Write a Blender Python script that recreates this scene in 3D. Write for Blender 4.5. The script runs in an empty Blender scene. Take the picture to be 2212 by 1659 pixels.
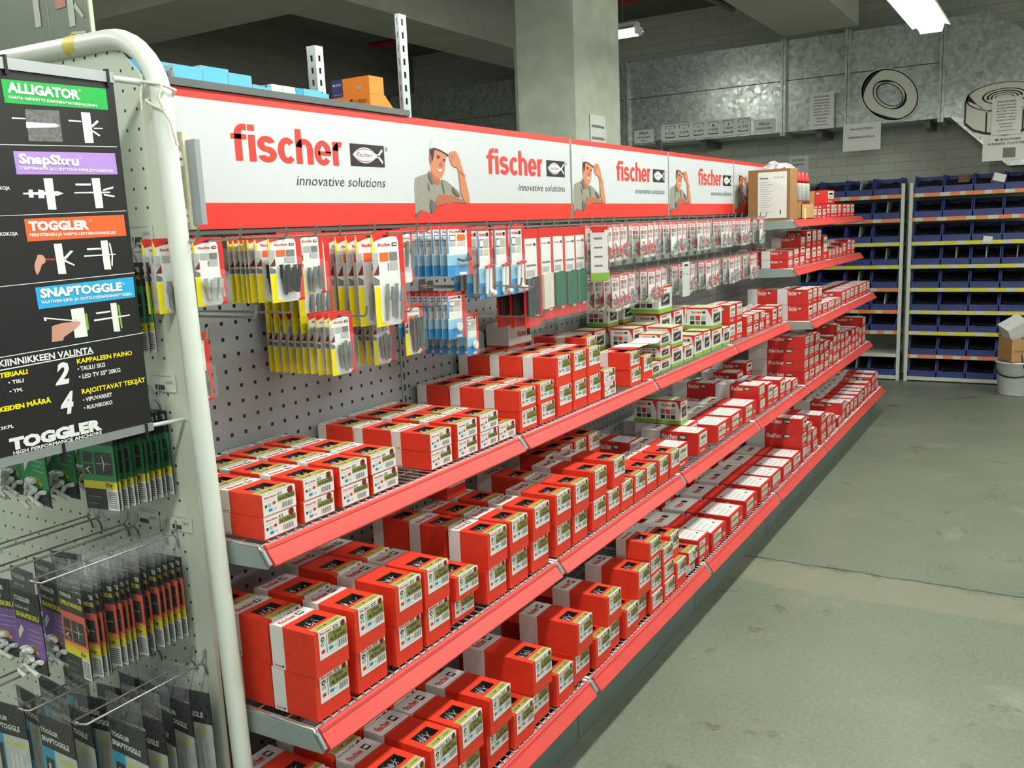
import bpy, math, random
from mathutils import Vector, Matrix

random.seed(11)
sc = bpy.context.scene
COL = sc.collection

# ------------------------------------------------------------------ camera, world, exposure
cam_data = bpy.data.cameras.new('camera')
cam_data.sensor_fit = 'HORIZONTAL'
cam_data.sensor_width = 36.0
cam_data.lens = 1939.1 / 2212.0 * 36.0
cam_data.clip_start = 0.02
cam_data.clip_end = 60.0
cam = bpy.data.objects.new('camera', cam_data)
COL.objects.link(cam)
_r, _d, _f = (0.51585, -0.855662, -0.041734), (-0.16828, -0.053442, -0.984289), (0.839989, 0.514769, -0.171559)
cam.matrix_world = Matrix(((_r[0], -_d[0], -_f[0], -1.16214),
                           (_r[1], -_d[1], -_f[1], -1.71699),
                           (_r[2], -_d[2], -_f[2], 1.50762),
                           (0, 0, 0, 1)))
sc.camera = cam

world = bpy.data.worlds.new('store_ambience')
world.use_nodes = True
_bg = world.node_tree.nodes['Background']
_bg.inputs[0].default_value = (0.86, 0.95, 0.86, 1)
_bg.inputs[1].default_value = 0.65
sc.world = world

sc.view_settings.view_transform = 'Standard'
sc.view_settings.look = 'None'
sc.view_settings.gamma = 1.0
sc.view_settings.exposure = -0.32
sc.cycles.use_denoising = True
sc.cycles.max_bounces = 6
sc.cycles.transparent_max_bounces = 24
LAMP_POWER = 20.0

# ------------------------------------------------------------------ materials
def lin(c):
    return tuple(((v / 255) / 12.92 if v / 255 <= 0.04045 else ((v / 255 + 0.055) / 1.055) ** 2.4) for v in c)

MATS = {}
def mat(name, rgb, rough=0.55, metal=0.0, var=0.05, scale=25.0, spec=0.5, coat=0.0):
    if name in MATS: return MATS[name]
    m = bpy.data.materials.new(name); m.use_nodes = True
    nt = m.node_tree; b = nt.nodes['Principled BSDF']
    c = lin(rgb)
    b.inputs['Base Color'].default_value = (*c, 1)
    b.inputs['Roughness'].default_value = rough
    b.inputs['Metallic'].default_value = metal
    b.inputs['Specular IOR Level'].default_value = spec
    if coat: b.inputs['Coat Weight'].default_value = coat
    if var > 0:
        tc = nt.nodes.new('ShaderNodeTexCoord'); no = nt.nodes.new('ShaderNodeTexNoise')
        no.inputs['Scale'].default_value = scale; no.inputs['Detail'].default_value = 3
        nt.links.new(tc.outputs['Object'], no.inputs['Vector'])
        mr = nt.nodes.new('ShaderNodeMapRange')
        mr.inputs['From Min'].default_value = 0.3; mr.inputs['From Max'].default_value = 0.7
        mr.inputs['To Min'].default_value = 1 - var; mr.inputs['To Max'].default_value = 1 + var
        nt.links.new(no.outputs['Fac'], mr.inputs['Value'])
        mx = nt.nodes.new('ShaderNodeVectorMath'); mx.operation = 'SCALE'
        mx.inputs[0].default_value = c
        nt.links.new(mr.outputs['Result'], mx.inputs['Scale'])
        nt.links.new(mx.outputs['Vector'], b.inputs['Base Color'])
    MATS[name] = m
    return m

def emis(name, rgb, s):
    if name in MATS: return MATS[name]
    m = bpy.data.materials.new(name); m.use_nodes = True
    b = m.node_tree.nodes['Principled BSDF']
    b.inputs['Base Color'].default_value = (*lin(rgb), 1)
    b.inputs['Emission Color'].default_value = (*lin(rgb), 1)
    b.inputs['Emission Strength'].default_value = s
    MATS[name] = m
    return m

def clear(name, rgb=(235, 240, 238), opaque=0.07, rough=0.12):
    """clear plastic film: mostly see-through with a glossy skin"""
    if name in MATS: return MATS[name]
    m = bpy.data.materials.new(name); m.use_nodes = True
    nt = m.node_tree; b = nt.nodes['Principled BSDF']; out = nt.nodes['Material Output']
    b.inputs['Base Color'].default_value = (*lin(rgb), 1); b.inputs['Roughness'].default_value = rough
    tr = nt.nodes.new('ShaderNodeBsdfTransparent'); mx = nt.nodes.new('ShaderNodeMixShader')
    no = nt.nodes.new('ShaderNodeTexNoise'); no.inputs['Scale'].default_value = 45
    mr = nt.nodes.new('ShaderNodeMapRange')
    mr.inputs['From Min'].default_value = 0.35; mr.inputs['From Max'].default_value = 0.75
    mr.inputs['To Min'].default_value = opaque * 0.4; mr.inputs['To Max'].default_value = opaque * 2.2
    nt.links.new(no.outputs['Fac'], mr.inputs['Value'])
    nt.links.new(mr.outputs['Result'], mx.inputs[0])
    nt.links.new(tr.outputs[0], mx.inputs[1]); nt.links.new(b.outputs[0], mx.inputs[2])
    nt.links.new(mx.outputs[0], out.inputs[0])
    MATS[name] = m
    return m

def holes_mat(name, rgb, ax, pitch, size, round_holes, offset=(0, 0), rough=0.45, dark=(12, 13, 13), var=0.04, metal=0.0):
    """perforated sheet: a regular grid of punched holes on the two object axes named in ax"""
    m = bpy.data.materials.new(name); m.use_nodes = True
    nt = m.node_tree; N = nt.nodes; L = nt.links; b = N['Principled BSDF']
    b.inputs['Roughness'].default_value = rough; b.inputs['Metallic'].default_value = metal
    tc = N.new('ShaderNodeTexCoord'); sp = N.new('ShaderNodeSeparateXYZ')
    L.new(tc.outputs['Object'], sp.inputs[0])
    def M(op, a, bb=None):
        n = N.new('ShaderNodeMath'); n.operation = op
        for i, x in enumerate((a, bb)):
            if x is None: continue
            if isinstance(x, (int, float)): n.inputs[i].default_value = x
            else: L.new(x, n.inputs[i])
        return n.outputs[0]
    ds = []
    for k in range(2):
        s = sp.outputs['XYZ'.index(ax[k])]
        fr = M('FRACT', M('DIVIDE', M('ADD', s, 50 * pitch[k] + offset[k]), pitch[k]))
        ds.append(M('MULTIPLY', M('ABSOLUTE', M('SUBTRACT', fr, 0.5)), pitch[k]))
    if round_holes:
        d = M('SQRT', M('ADD', M('MULTIPLY', ds[0], ds[0]), M('MULTIPLY', ds[1], ds[1])))
    else:
        d = M('MAXIMUM', ds[0], ds[1])
    hole = M('LESS_THAN', d, size / 2)
    no = N.new('ShaderNodeTexNoise'); no.inputs['Scale'].default_value = 6
    L.new(tc.outputs['Object'], no.inputs['Vector'])
    v = M('ADD', M('MULTIPLY', no.outputs['Fac'], 2 * var), 1 - var)
    cs = N.new('ShaderNodeVectorMath'); cs.operation = 'SCALE'; cs.inputs[0].default_value = lin(rgb)
    L.new(v, cs.inputs['Scale'])
    mix = N.new('ShaderNodeMix'); mix.data_type = 'RGBA'
    L.new(hole, mix.inputs[0]); L.new(cs.outputs[0], mix.inputs[6]); mix.inputs[7].default_value = (*lin(dark), 1)
    L.new(mix.outputs[2], b.inputs['Base Color'])
    MATS[name] = m
    return m

red = mat('red_carton', (224, 58, 34), 0.5, var=0.07, scale=60)
red_print = mat('red_print', (208, 42, 34), 0.5)
red_sign = mat('red_sign', (218, 52, 40), 0.4, var=0.03)
red_rail = mat('red_rail', (214, 70, 64), 0.36, var=0.05, scale=12)
white_p = mat('white_print', (232, 234, 230), 0.5, var=0.02)
white_c = mat('white_carton', (226, 226, 222), 0.5, var=0.03)
olive = mat('olive_print', (140, 138, 72), 0.5, var=0.03)
olive_lit = mat('olive_lit_top_print', (168, 166, 92), 0.5, var=0.03)  # lid wrap of the same olive, painted lighter as if lit from above
black = mat('black_print', (20, 20, 20), 0.5, var=0.0)
dark = mat('dark_ink', (40, 40, 34), 0.5, var=0.0)
grey_ink = mat('grey_ink', (120, 120, 116), 0.5, var=0.0)
lgrey_ink = mat('light_grey_ink', (178, 180, 178), 0.5, var=0.0)
blue_ink = mat('blue_ink', (50, 140, 185), 0.5, var=0.0)
cream_ink = mat('cream_ink', (196, 204, 176), 0.5, var=0.0)
maroon = mat('maroon_ink', (120, 30, 26), 0.5, var=0.0)
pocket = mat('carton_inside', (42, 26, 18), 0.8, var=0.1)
zinc = mat('zinc_screws', (136, 140, 142), 0.34, 0.85, var=0.1, scale=90)
steel = mat('chrome_wire', (205, 208, 206), 0.25, 0.85, var=0.0)
rod_m = mat('hook_steel', (170, 172, 168), 0.3, 0.9, var=0.03)
grey_metal = mat('grey_powder_metal', (146, 160, 154), 0.42, 0.0, var=0.03)
dgrey_metal = mat('dark_grey_metal', (86, 92, 92), 0.45, 0.0, var=0.05)
kick_m = mat('kick_plate_grey', (98, 112, 106), 0.5, 0.0, var=0.06, scale=5)
yellow = mat('yellow_print', (240, 222, 12), 0.5, var=0.02)
green_l = mat('lime_print', (132, 178, 62), 0.5, var=0.03)
cream_tube = mat('white_tube_paint', (224, 231, 221), 0.35, var=0.03, scale=14)
clear_m = clear('clear_film')
clear_b = clear('clear_bag_film', opaque=0.13)
plug_g = mat('grey_plug', (140, 146, 146), 0.5, var=0.06)
plug_w = mat('white_plug', (226, 230, 224), 0.5, var=0.03)
plug_k = mat('black_plug', (26, 30, 32), 0.45, var=0.1)
plug_r = mat('red_plug', (190, 40, 40), 0.5, var=0.08)
plug_gr = mat('green_plug', (60, 120, 84), 0.5, var=0.08)
panel_m = holes_mat('perforated_back', (150, 155, 155), 'XZ', (0.0444, 0.0392), 0.0092, False, (0.0182, 0.0045))
peg_m = holes_mat('perforated_end', (212, 222, 204), 'YZ', (0.0345, 0.0362), 0.0062, True, (0.0030, 0.0010), dark=(60, 50, 44))

# ------------------------------------------------------------------ mesh building
class MB:
    def __init__(s):
        s.v, s.f, s.m, s.mats, s.smooth = [], [], [], [], []
    def mi(s, mt):
        if mt not in s.mats: s.mats.append(mt)
        return s.mats.index(mt)
    def face(s, pts, mt, smooth=False):
        n = len(s.v); s.v.extend(tuple(p) for p in pts)
        s.f.append(tuple(range(n, n + len(pts)))); s.m.append(s.mi(mt)); s.smooth.append(smooth)
    def mesh_in(s, verts, faces, mt, smooth=False):
        n = len(s.v); s.v.extend(tuple(p) for p in verts); k = s.mi(mt)
        for f in faces:
            s.f.append(tuple(i + n for i in f)); s.m.append(k); s.smooth.append(smooth)
    def box(s, x0, x1, y0, y1, z0, z1, mt, skip=''):
        P = [(x0, y0, z0), (x1, y0, z0), (x1, y1, z0), (x0, y1, z0), (x0, y0, z1), (x1, y0, z1), (x1, y1, z1), (x0, y1, z1)]
        F = {'b': (0, 3, 2, 1), 't': (4, 5, 6, 7), 'f': (0, 1, 5, 4), 'r': (1, 2, 6, 5), 'k': (2, 3, 7, 6), 'l': (3, 0, 4, 7)}
        s.mesh_in(P, [F[k] for k in F if k not in skip], mt)
    def tube(s, pts, r, mt, n=6, cap=True, smooth=True):
        pts = [Vector(p) for p in pts]; rings = []
        rr = r if isinstance(r, (list, tuple)) else [r] * len(pts)
        t0 = (pts[1] - pts[0]).normalized()
        up = Vector((0, 0, 1)) if abs(t0.z) < 0.9 else Vector((1, 0, 0))
        u = t0.cross(up).normalized()
        for i, p in enumerate(pts):
            a = pts[max(i - 1, 0)]; b = pts[min(i + 1, len(pts) - 1)]
            t = (b - a).normalized()
            u = (u - t * u.dot(t)).normalized(); w = t.cross(u)
            rings.append([p + (u * math.cos(2 * math.pi * k / n) + w * math.sin(2 * math.pi * k / n)) * rr[i] for k in range(n)])
        V = [q for rg in rings for q in rg]; F = []
        for i in range(len(pts) - 1):
            for k in range(n):
                F.append((i * n + k, i * n + (k + 1) % n, (i + 1) * n + (k + 1) % n, (i + 1) * n + k))
        s.mesh_in(V, F, mt, smooth)
        if cap:
            s.face(list(reversed(rings[0])), mt); s.face(rings[-1], mt)
    def lathe(s, prof, mt, n=24, c=(0, 0)):
        V = []; F = []
        for r, z in prof:
            for k in range(n):
                a = 2 * math.pi * k / n; V.append((c[0] + r * math.cos(a), c[1] + r * math.sin(a), z))
        for i in range(len(prof) - 1):
            for k in range(n):
                F.append((i * n + k, i * n + (k + 1) % n, (i + 1) * n + (k + 1) % n, (i + 1) * n + k))
        s.mesh_in(V, F, mt, True)
    def prism(s, prof, o, u, v, w, mt, cap=True):
        """2-D outline prof placed at o with axes u, v and swept along w"""
        o, u, v, w = map(Vector, (o, u, v, w))
        a = [o + u * p[0] + v * p[1] for p in prof]; b = [p + w for p in a]; n = len(a)
        s.mesh_in(a + b, [(i, (i + 1) % n, n + (i + 1) % n, n + i) for i in range(n)], mt)
        if cap:
            s.face(list(reversed(a)), mt); s.face(b, mt)
    def flat(s, pts, o, u, v, mt, push=(0, 0, 0)):
        o = Vector(o) + Vector(push); u = Vector(u); v = Vector(v)
        s.face([o + u * p[0] + v * p[1] for p in pts], mt)
    def rect(s, a0, a1, b0, b1, o, u, v, mt):
        s.flat([(a0, b0), (a1, b0), (a1, b1), (a0, b1)], o, u, v, mt)
    def ell(s, a, b, ra, rb, o, u, v, mt, n=16):
        s.flat([(a + ra * math.cos(2 * math.pi * k / n), b + rb * math.sin(2 * math.pi * k / n)) for k in range(n)], o, u, v, mt)
    def ring(s, a, b, ra, rb, k, o, u, v, mt, n=24, t0=0.0, t1=1.0):
        o = Vector(o); u = Vector(u); v = Vector(v); V = []
        for i in range(n + 1):
            t = 2 * math.pi * (t0 + (t1 - t0) * i / n)
            for f in (1.0, k):
                V.append(o + u * (a + ra * f * math.cos(t)) + v * (b + rb * f * math.sin(t)))
        s.mesh_in(V, [(2 * i, 2 * i + 1, 2 * i + 3, 2 * i + 2) for i in range(n)], mt)
    def text(s, t, a, b, W, H, o, u, v, mt, bold=0.02, it=0.0, fitw=True):
        """lettering with its lower left at (a, b), W wide, cap height H"""
        V, F, w, h = glyphs(t, bold, it)
        o = Vector(o); u = Vector(u); v = Vector(v)
        sy = H / h; sx = W / w if fitw else min(W / w, sy)
        s.mesh_in([o + u * (a + p[0] * sx) + v * (b + p[1] * sy) for p in V], F, mt)
    def mesh(s, name):
        me = bpy.data.meshes.new(name)
        me.from_pydata(s.v, [], s.f)
        for m in s.mats: me.materials.append(m)
        me.polygons.foreach_set('material_index', s.m)
        me.polygons.foreach_set('use_smooth', s.smooth)
        me.update()
        return me
    def build(s, name, parent=None, loc=None):
        return put(name, s.mesh(name), parent, loc)

_GL = {}
def wordmark():
    """the heavy rounded lower-case wordmark of the cartons and boards"""
    V, F = [], []
    H, xh, w, t = 0.72, 0.52, 0.150, 0.118
    def R(x0, x1, y0, y1):
        n = len(V); V.extend([(x0, y0), (x1, y0), (x1, y1), (x0, y1)]); F.append((n, n + 1, n + 2, n + 3))
    def A(cx, cy, rx, ry, a0, a1, n=9, sx=w, sy=t):
        b = len(V)
        for i in range(n + 1):
            a = math.radians(a0 + (a1 - a0) * i / n); c, s_ = math.cos(a), math.sin(a)
            V.append((cx + rx * c, cy + ry * s_)); V.append((cx + (rx - sx) * c, cy + (ry - sy) * s_))
        for i in range(n): F.append((b + 2 * i, b + 2 * i + 1, b + 2 * i + 3, b + 2 * i + 2) if a1 > a0 else (b + 2 * i + 1, b + 2 * i, b + 2 * i + 2, b + 2 * i + 3))
    x = 0.0
    R(x + .075, x + .075 + w, 0, H - .2); A(x + .275, H - .2, .2, .2, 90, 180); R(x + .27, x + .345, H - t, H); R(x, x + .335, xh - t * .85, xh)
    x += .375; R(x, x + w, 0, xh); R(x, x + w, H - t, H)
    x += w + .045; A(x + .205, xh * .70, .205, xh * .31, 15, 270, 12); A(x + .215, xh * .30, .215, xh * .31, -165, 90, 12)
    x += .43 + .035; A(x + .225, xh / 2, .225, xh / 2 + .008, 42, 318, 14)
    x += .40 + .04; R(x, x + w, 0, H); A(x + .215, xh - .2, .215, .21, 0, 172, 10); R(x + .43 - w, x + .43, 0, xh - .195)
    x += .43 + .035; A(x + .225, xh / 2, .225, xh / 2 + .008, 0, 322, 16); R(x + .1, x + .44, xh / 2 - .055, xh / 2 + .035)
    x += .45 + .04; R(x, x + w, 0, xh); A(x + .235, xh - .225, .235, .235, 82, 170, 6)
    return V, F, x + .28, H
def glyphs(t, bold, it):
    k = (t, bold, it)
    if k in _GL: return _GL[k]
    if t == 'fischer' and it == 0:
        _GL[k] = wordmark(); return _GL[k]
    cu = bpy.data.curves.new('lettering', 'FONT')
    cu.body = t; cu.offset = bold; cu.shear = it; cu.resolution_u = 2; cu.size = 1.0
    ob = bpy.data.objects.new('lettering', cu)
    me = ob.to_mesh()
    V = [(p.co.x, p.co.y) for p in me.vertices]; F = [tuple(p.vertices) for p in me.polygons]
    ob.to_mesh_clear(); bpy.data.objects.remove(ob); bpy.data.curves.remove(cu)
    x0 = min(p[0] for p in V); x1 = max(p[0] for p in V); h = 0.72
    V = [(p[0] - x0, p[1]) for p in V]
    _GL[k] = (V, F, x1 - x0, h)
    return _GL[k]

def put(name, data, parent=None, loc=None, rz=0.0):
    o = bpy.data.objects.new(name, data); COL.objects.link(o)
    if parent is not None: o.parent = parent
    if loc is not None: o.location = loc
    if rz: o.rotation_euler[2] = rz
    return o
def tag(o, label, cat, group=None, kind=None):
    o['label'] = label; o['category'] = cat
    if group: o['group'] = group
    if kind: o['kind'] = kind
    return o
def structure(o):
    o['kind'] = 'structure'; return o
def empty(name, loc, label, cat, group=None, rz=0.0):
    o = put(name, None, None, loc, rz); o.empty_display_size = 0.05
    return tag(o, label, cat, group)
def place(name, proto, loc, label, cat, group=None, rz=0.0):
    """proto = (root mesh, ((part name, mesh), ...)): a copy of the thing with a copy of each part, sharing mesh data"""
    r = put(name, proto[0], None, loc, rz)
    tag(r, label, cat, group)
    for pn, pm in proto[1]: put(pn, pm, r)
    return r
ORD = ['', 'first', 'second', 'third', 'fourth', 'fifth', 'sixth', 'seventh', 'eighth', 'ninth', 'tenth', 'eleventh', 'twelfth', 'thirteenth',
       'fourteenth', 'fifteenth', 'sixteenth', 'seventeenth', 'eighteenth', 'nineteenth', 'twentieth', 'twenty-first', 'twenty-second', 'twenty-third',
       'twenty-fourth', 'twenty-fifth', 'twenty-sixth', 'twenty-seventh', 'twenty-eighth', 'twenty-ninth', 'thirtieth', 'thirty-first', 'thirty-second', 'thirty-third', 'thirty-fourth', 'thirty-fifth', 'thirty-sixth', 'thirty-seventh', 'thirty-eighth', 'thirty-ninth', 'fortieth']
X, Y, Z = (1, 0, 0), (0, 1, 0), (0, 0, 1)
NX, NY = (-1, 0, 0), (0, -1, 0)

def fish_logo(b, a, c, w, h, o, u, v, eps, frame=True):
    """black plate with a white fish outline and script word, lower left at (a, c); eps = small outward vector"""
    o = Vector(o); e = Vector(eps)
    if frame: b.rect(a, a + w, c, c + h, o, u, v, black)
    def lens(f, mt, k):
        L = []
        n = 12
        for i in range(n + 1):
            t = i / n; L.append((a + w * (0.06 + 0.72 * t * 1.0), c + h * (0.5 + 0.36 * f * math.sin(math.pi * t) ** 0.8)))
        for i in range(n - 1, 0, -1):
            t = i / n; L.append((a + w * (0.06 + 0.72 * t), c + h * (0.5 - 0.36 * f * math.sin(math.pi * t) ** 0.8)))
        b.flat(L, o, u, v, mt, e * k)
    lens(1.0, white_p, 1); lens(0.86, red_print, 2); lens(0.74, white_p, 3)
    for s_ in (1, -1):
        b.flat([(a + w * 0.74, c + h * (0.5 + 0.06 * s_)), (a + w * 0.93, c + h * (0.5 - 0.36 * s_)), (a + w * 0.95, c + h * (0.5 - 0.24 * s_)), (a + w * 0.78, c + h * (0.5 + 0.10 * s_))], o, u, v, white_p, e * 2)
    b.text('fischer', a + w * 0.16, c + h * 0.42, w * 0.5, h * 0.22, o + e * 4, u, v, black, 0.0, 0.35)

# flat artwork of the poster and the sign boards (metres)
POSTER_POLYS=[('green',[(-0.3066,1.7726),(-0.121,1.7768),(-0.121,1.7409),(-0.305,1.7363)]),('purple',[(-0.3022,1.6619),(-0.1177,1.6671),(-0.1166,1.6303),(-0.3014,1.6253)]),('orange',[(-0.2993,1.5546),(-0.1138,1.5595),(-0.113,1.5224),(-0.2983,1.5181)]),('blue',[(-0.2958,1.4428),(-0.1088,1.4481),(-0.1093,1.4111),(-0.2947,1.4068)]),('white',[(-0.3227,1.6715),(-0.1114,1.6789),(-0.1115,1.6778),(-0.3228,1.6704)]),('white',[(-0.3383,1.5602),(-0.1079,1.5669),(-0.108,1.5659),(-0.3384,1.5593)]),('white',[(-0.3539,1.4492),(-0.1046,1.4557),(-0.1048,1.4545),(-0.354,1.4481)]),('white',[(-0.3696,1.3372),(-0.1012,1.3447),(-0.1014,1.3434),(-0.3698,1.3359)]),('white',[(-0.3724,1.3171),(-0.206,1.3217),(-0.2062,1.32),(-0.3727,1.3152)]),('grey',[(-0.2736,1.7292),(-0.2143,1.732),(-0.2144,1.6813),(-0.2736,1.6789)]),('white',[(-0.2744,1.7091),(-0.2216,1.7101),(-0.2167,1.7069),(-0.2224,1.7042),(-0.2751,1.6996)]),('white',[(-0.2969,1.7148),(-0.2746,1.7151),(-0.2744,1.7134),(-0.2973,1.7124)]),('white',[(-0.1745,1.7328),(-0.1573,1.7332),(-0.1568,1.6825),(-0.1733,1.6816)]),('white',[(-0.199,1.7182),(-0.1758,1.7184),(-0.1761,1.716),(-0.1993,1.7156)]),('white',[(-0.1533,1.7084),(-0.1359,1.709),(-0.1361,1.7072),(-0.1534,1.7064)]),('white',[(-0.1572,1.7051),(-0.1422,1.6964),(-0.1446,1.6942),(-0.1591,1.7026)]),('white',[(-0.1587,1.711),(-0.145,1.7221),(-0.1422,1.7189),(-0.1561,1.7084)]),('white',[(-0.2571,1.6201),(-0.2413,1.6205),(-0.2408,1.5693),(-0.2557,1.5694)]),('white',[(-0.2951,1.5964),(-0.2346,1.5996),(-0.2247,1.5961),(-0.2356,1.5921),(-0.2954,1.5939)]),('white',[(-0.2853,1.6013),(-0.2782,1.6014),(-0.2779,1.5888),(-0.286,1.5888)]),('white',[(-0.2689,1.6019),(-0.2587,1.6006),(-0.2594,1.588),(-0.2698,1.5879)]),('white',[(-0.1695,1.6222),(-0.1537,1.623),(-0.153,1.5716),(-0.1678,1.571)]),('white',[(-0.2012,1.6128),(-0.1718,1.6134),(-0.1723,1.6099),(-0.2005,1.6094)]),('white',[(-0.2049,1.5983),(-0.1362,1.6001),(-0.1366,1.5974),(-0.2052,1.5961)]),('white',[(-0.1499,1.6039),(-0.129,1.6092),(-0.1283,1.6059),(-0.1491,1.601)]),('white',[(-0.1497,1.5964),(-0.1276,1.5929),(-0.1292,1.5899),(-0.149,1.5933)]),('white',[(-0.254,1.5127),(-0.2397,1.513),(-0.2378,1.4616),(-0.2522,1.4621)]),('white',[(-0.2394,1.489),(-0.225,1.5006),(-0.2197,1.4996),(-0.2368,1.4849)]),('white',[(-0.2377,1.4859),(-0.2201,1.4761),(-0.2221,1.4744),(-0.2392,1.4827)]),('red',[(-0.2718,1.489),(-0.2547,1.4882),(-0.255,1.4859),(-0.2721,1.4864)]),('skin',[(-0.2844,1.496),(-0.276,1.4956),(-0.2717,1.4896),(-0.2726,1.4829),(-0.2792,1.4794),(-0.2836,1.47),(-0.2896,1.4626),(-0.2923,1.4724),(-0.2919,1.4801)]),('white',[(-0.1664,1.515),(-0.1526,1.5152),(-0.1517,1.4639),(-0.1655,1.4647)]),('white',[(-0.1945,1.5029),(-0.1669,1.5028),(-0.1673,1.4997),(-0.194,1.4995)]),('white',[(-0.2012,1.4911),(-0.1394,1.4911),(-0.1396,1.4894),(-0.2015,1.4885)]),('white',[(-0.1507,1.5114),(-0.1475,1.5092),(-0.1451,1.4885),(-0.1482,1.4689),(-0.1506,1.4721),(-0.1479,1.4886)]),('white',[(-0.2385,1.4013),(-0.2138,1.4019),(-0.2126,1.3515),(-0.237,1.3515)]),('lime',[(-0.2124,1.3916),(-0.209,1.3912),(-0.2083,1.3634),(-0.2125,1.3622)]),('skin',[(-0.2759,1.3763),(-0.2629,1.3788),(-0.2543,1.3798),(-0.2414,1.3794),(-0.2322,1.3835),(-0.223,1.3784),(-0.2248,1.3735),(-0.2345,1.3665),(-0.2576,1.3551),(-0.2583,1.3502),(-0.2795,1.3499)]),('white',[(-0.2881,1.3928),(-0.2217,1.3797),(-0.222,1.3779),(-0.2834,1.3896),(-0.2838,1.3861),(-0.2879,1.3865)]),('white',[(-0.1619,1.4046),(-0.1497,1.4041),(-0.1482,1.3525),(-0.1611,1.3536)]),('lime',[(-0.1478,1.4004),(-0.1443,1.4),(-0.1427,1.3578),(-0.1462,1.3582)]),('white',[(-0.1922,1.3909),(-0.1631,1.3918),(-0.1636,1.3887),(-0.191,1.3879)]),('white',[(-0.1972,1.3791),(-0.125,1.3809),(-0.1254,1.3784),(-0.1976,1.3758)])]
POSTER_TEXTS=[('ALLIGATOR', 'white', -0.2989, 1.754, 0.1259, 0.0148, 0.05, 0), ('VARMA KIINNITYS KAIKKIIN MATERIAALEIHIN', 'white', -0.2994, 1.7438, 0.1569, 0.0044, 0.03, 0), ('SnapSkru', 'white', -0.2957, 1.6434, 0.1056, 0.0152, 0.05, 0), ('ITSEPORAAVA JA LUKITTUVA KIPSILEVYANKKURI', 'white', -0.2956, 1.6334, 0.1696, 0.0046, 0.03, 0), ('TOGGLER', 'white', -0.2935, 1.536, 0.108, 0.0145, 0.06, 0), ('PERINTEINEN JA VARMA LEVYSEINÄANKKURI', 'white', -0.2936, 1.5261, 0.1586, 0.0049, 0.03, 0), ('SNAPTOGGLE', 'white', -0.2889, 1.4256, 0.1542, 0.0144, 0.05, 0), ('VAATIVIIN KIPSI- JA ONTELOSEINÄKIINNITYKSIIN', 'white', -0.289, 1.4151, 0.1724, 0.005, 0.03, 0), ('KIINNIKKEEN VALINTA', 'white', -0.3733, 1.3217, 0.1675, 0.0108, 0.03, 0), ('2', 'white', -0.283, 1.2778, 0.0277, 0.0354, 0.04, 0.25), ('KAPPALEEN PAINO', 'yellow', -0.2393, 1.307, 0.1096, 0.0081, 0.03, 0), ('• TAULU 5KG', 'white', -0.2399, 1.2941, 0.0532, 0.0073, 0.03, 0), ('• LED TV 55" 20KG', 'white', -0.2392, 1.2801, 0.0815, 0.0073, 0.03, 0), ('MATERIAALI', 'yellow', -0.3901, 1.3039, 0.0624, 0.0077, 0.05, 0), ('• TIILI', 'white', -0.3621, 1.2914, 0.0258, 0.006, 0.03, 0), ('• YM.', 'white', -0.3618, 1.2769, 0.0224, 0.0061, 0.03, 0), ('KIINNIKKEIDEN MÄÄRÄ', 'yellow', -0.4272, 1.2496, 0.133, 0.0077, 0.05, 0), ('4', 'white', -0.2794, 1.2257, 0.0257, 0.0359, 0.04, 0.25), ('RAJOITTAVAT TEKIJÄT', 'yellow', -0.2374, 1.2532, 0.1283, 0.0085, 0.03, 0), ('• VIPUVARRET', 'white', -0.2373, 1.239, 0.0574, 0.007, 0.03, 0), ('• RUUVIKOKO', 'white', -0.237, 1.2251, 0.0557, 0.0069, 0.03, 0), ('3KPL', 'white', -0.3841, 1.2206, 0.0213, 0.0052, 0.03, 0), ('TOGGLER', 'white', -0.3738, 1.1848, 0.1668, 0.018, 0.07, 0), ('HIGH PERFORMANCE ANCHORS', 'white', -0.3695, 1.1759, 0.1604, 0.0057, 0.03, 0), ('KOJA', 'white', -0.3327, 1.601, 0.0167, 0.0052, 0.03, 0), ('KOKOJA', 'white', -0.3427, 1.5288, 0.0299, 0.0056, 0.03, 0)]
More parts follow.
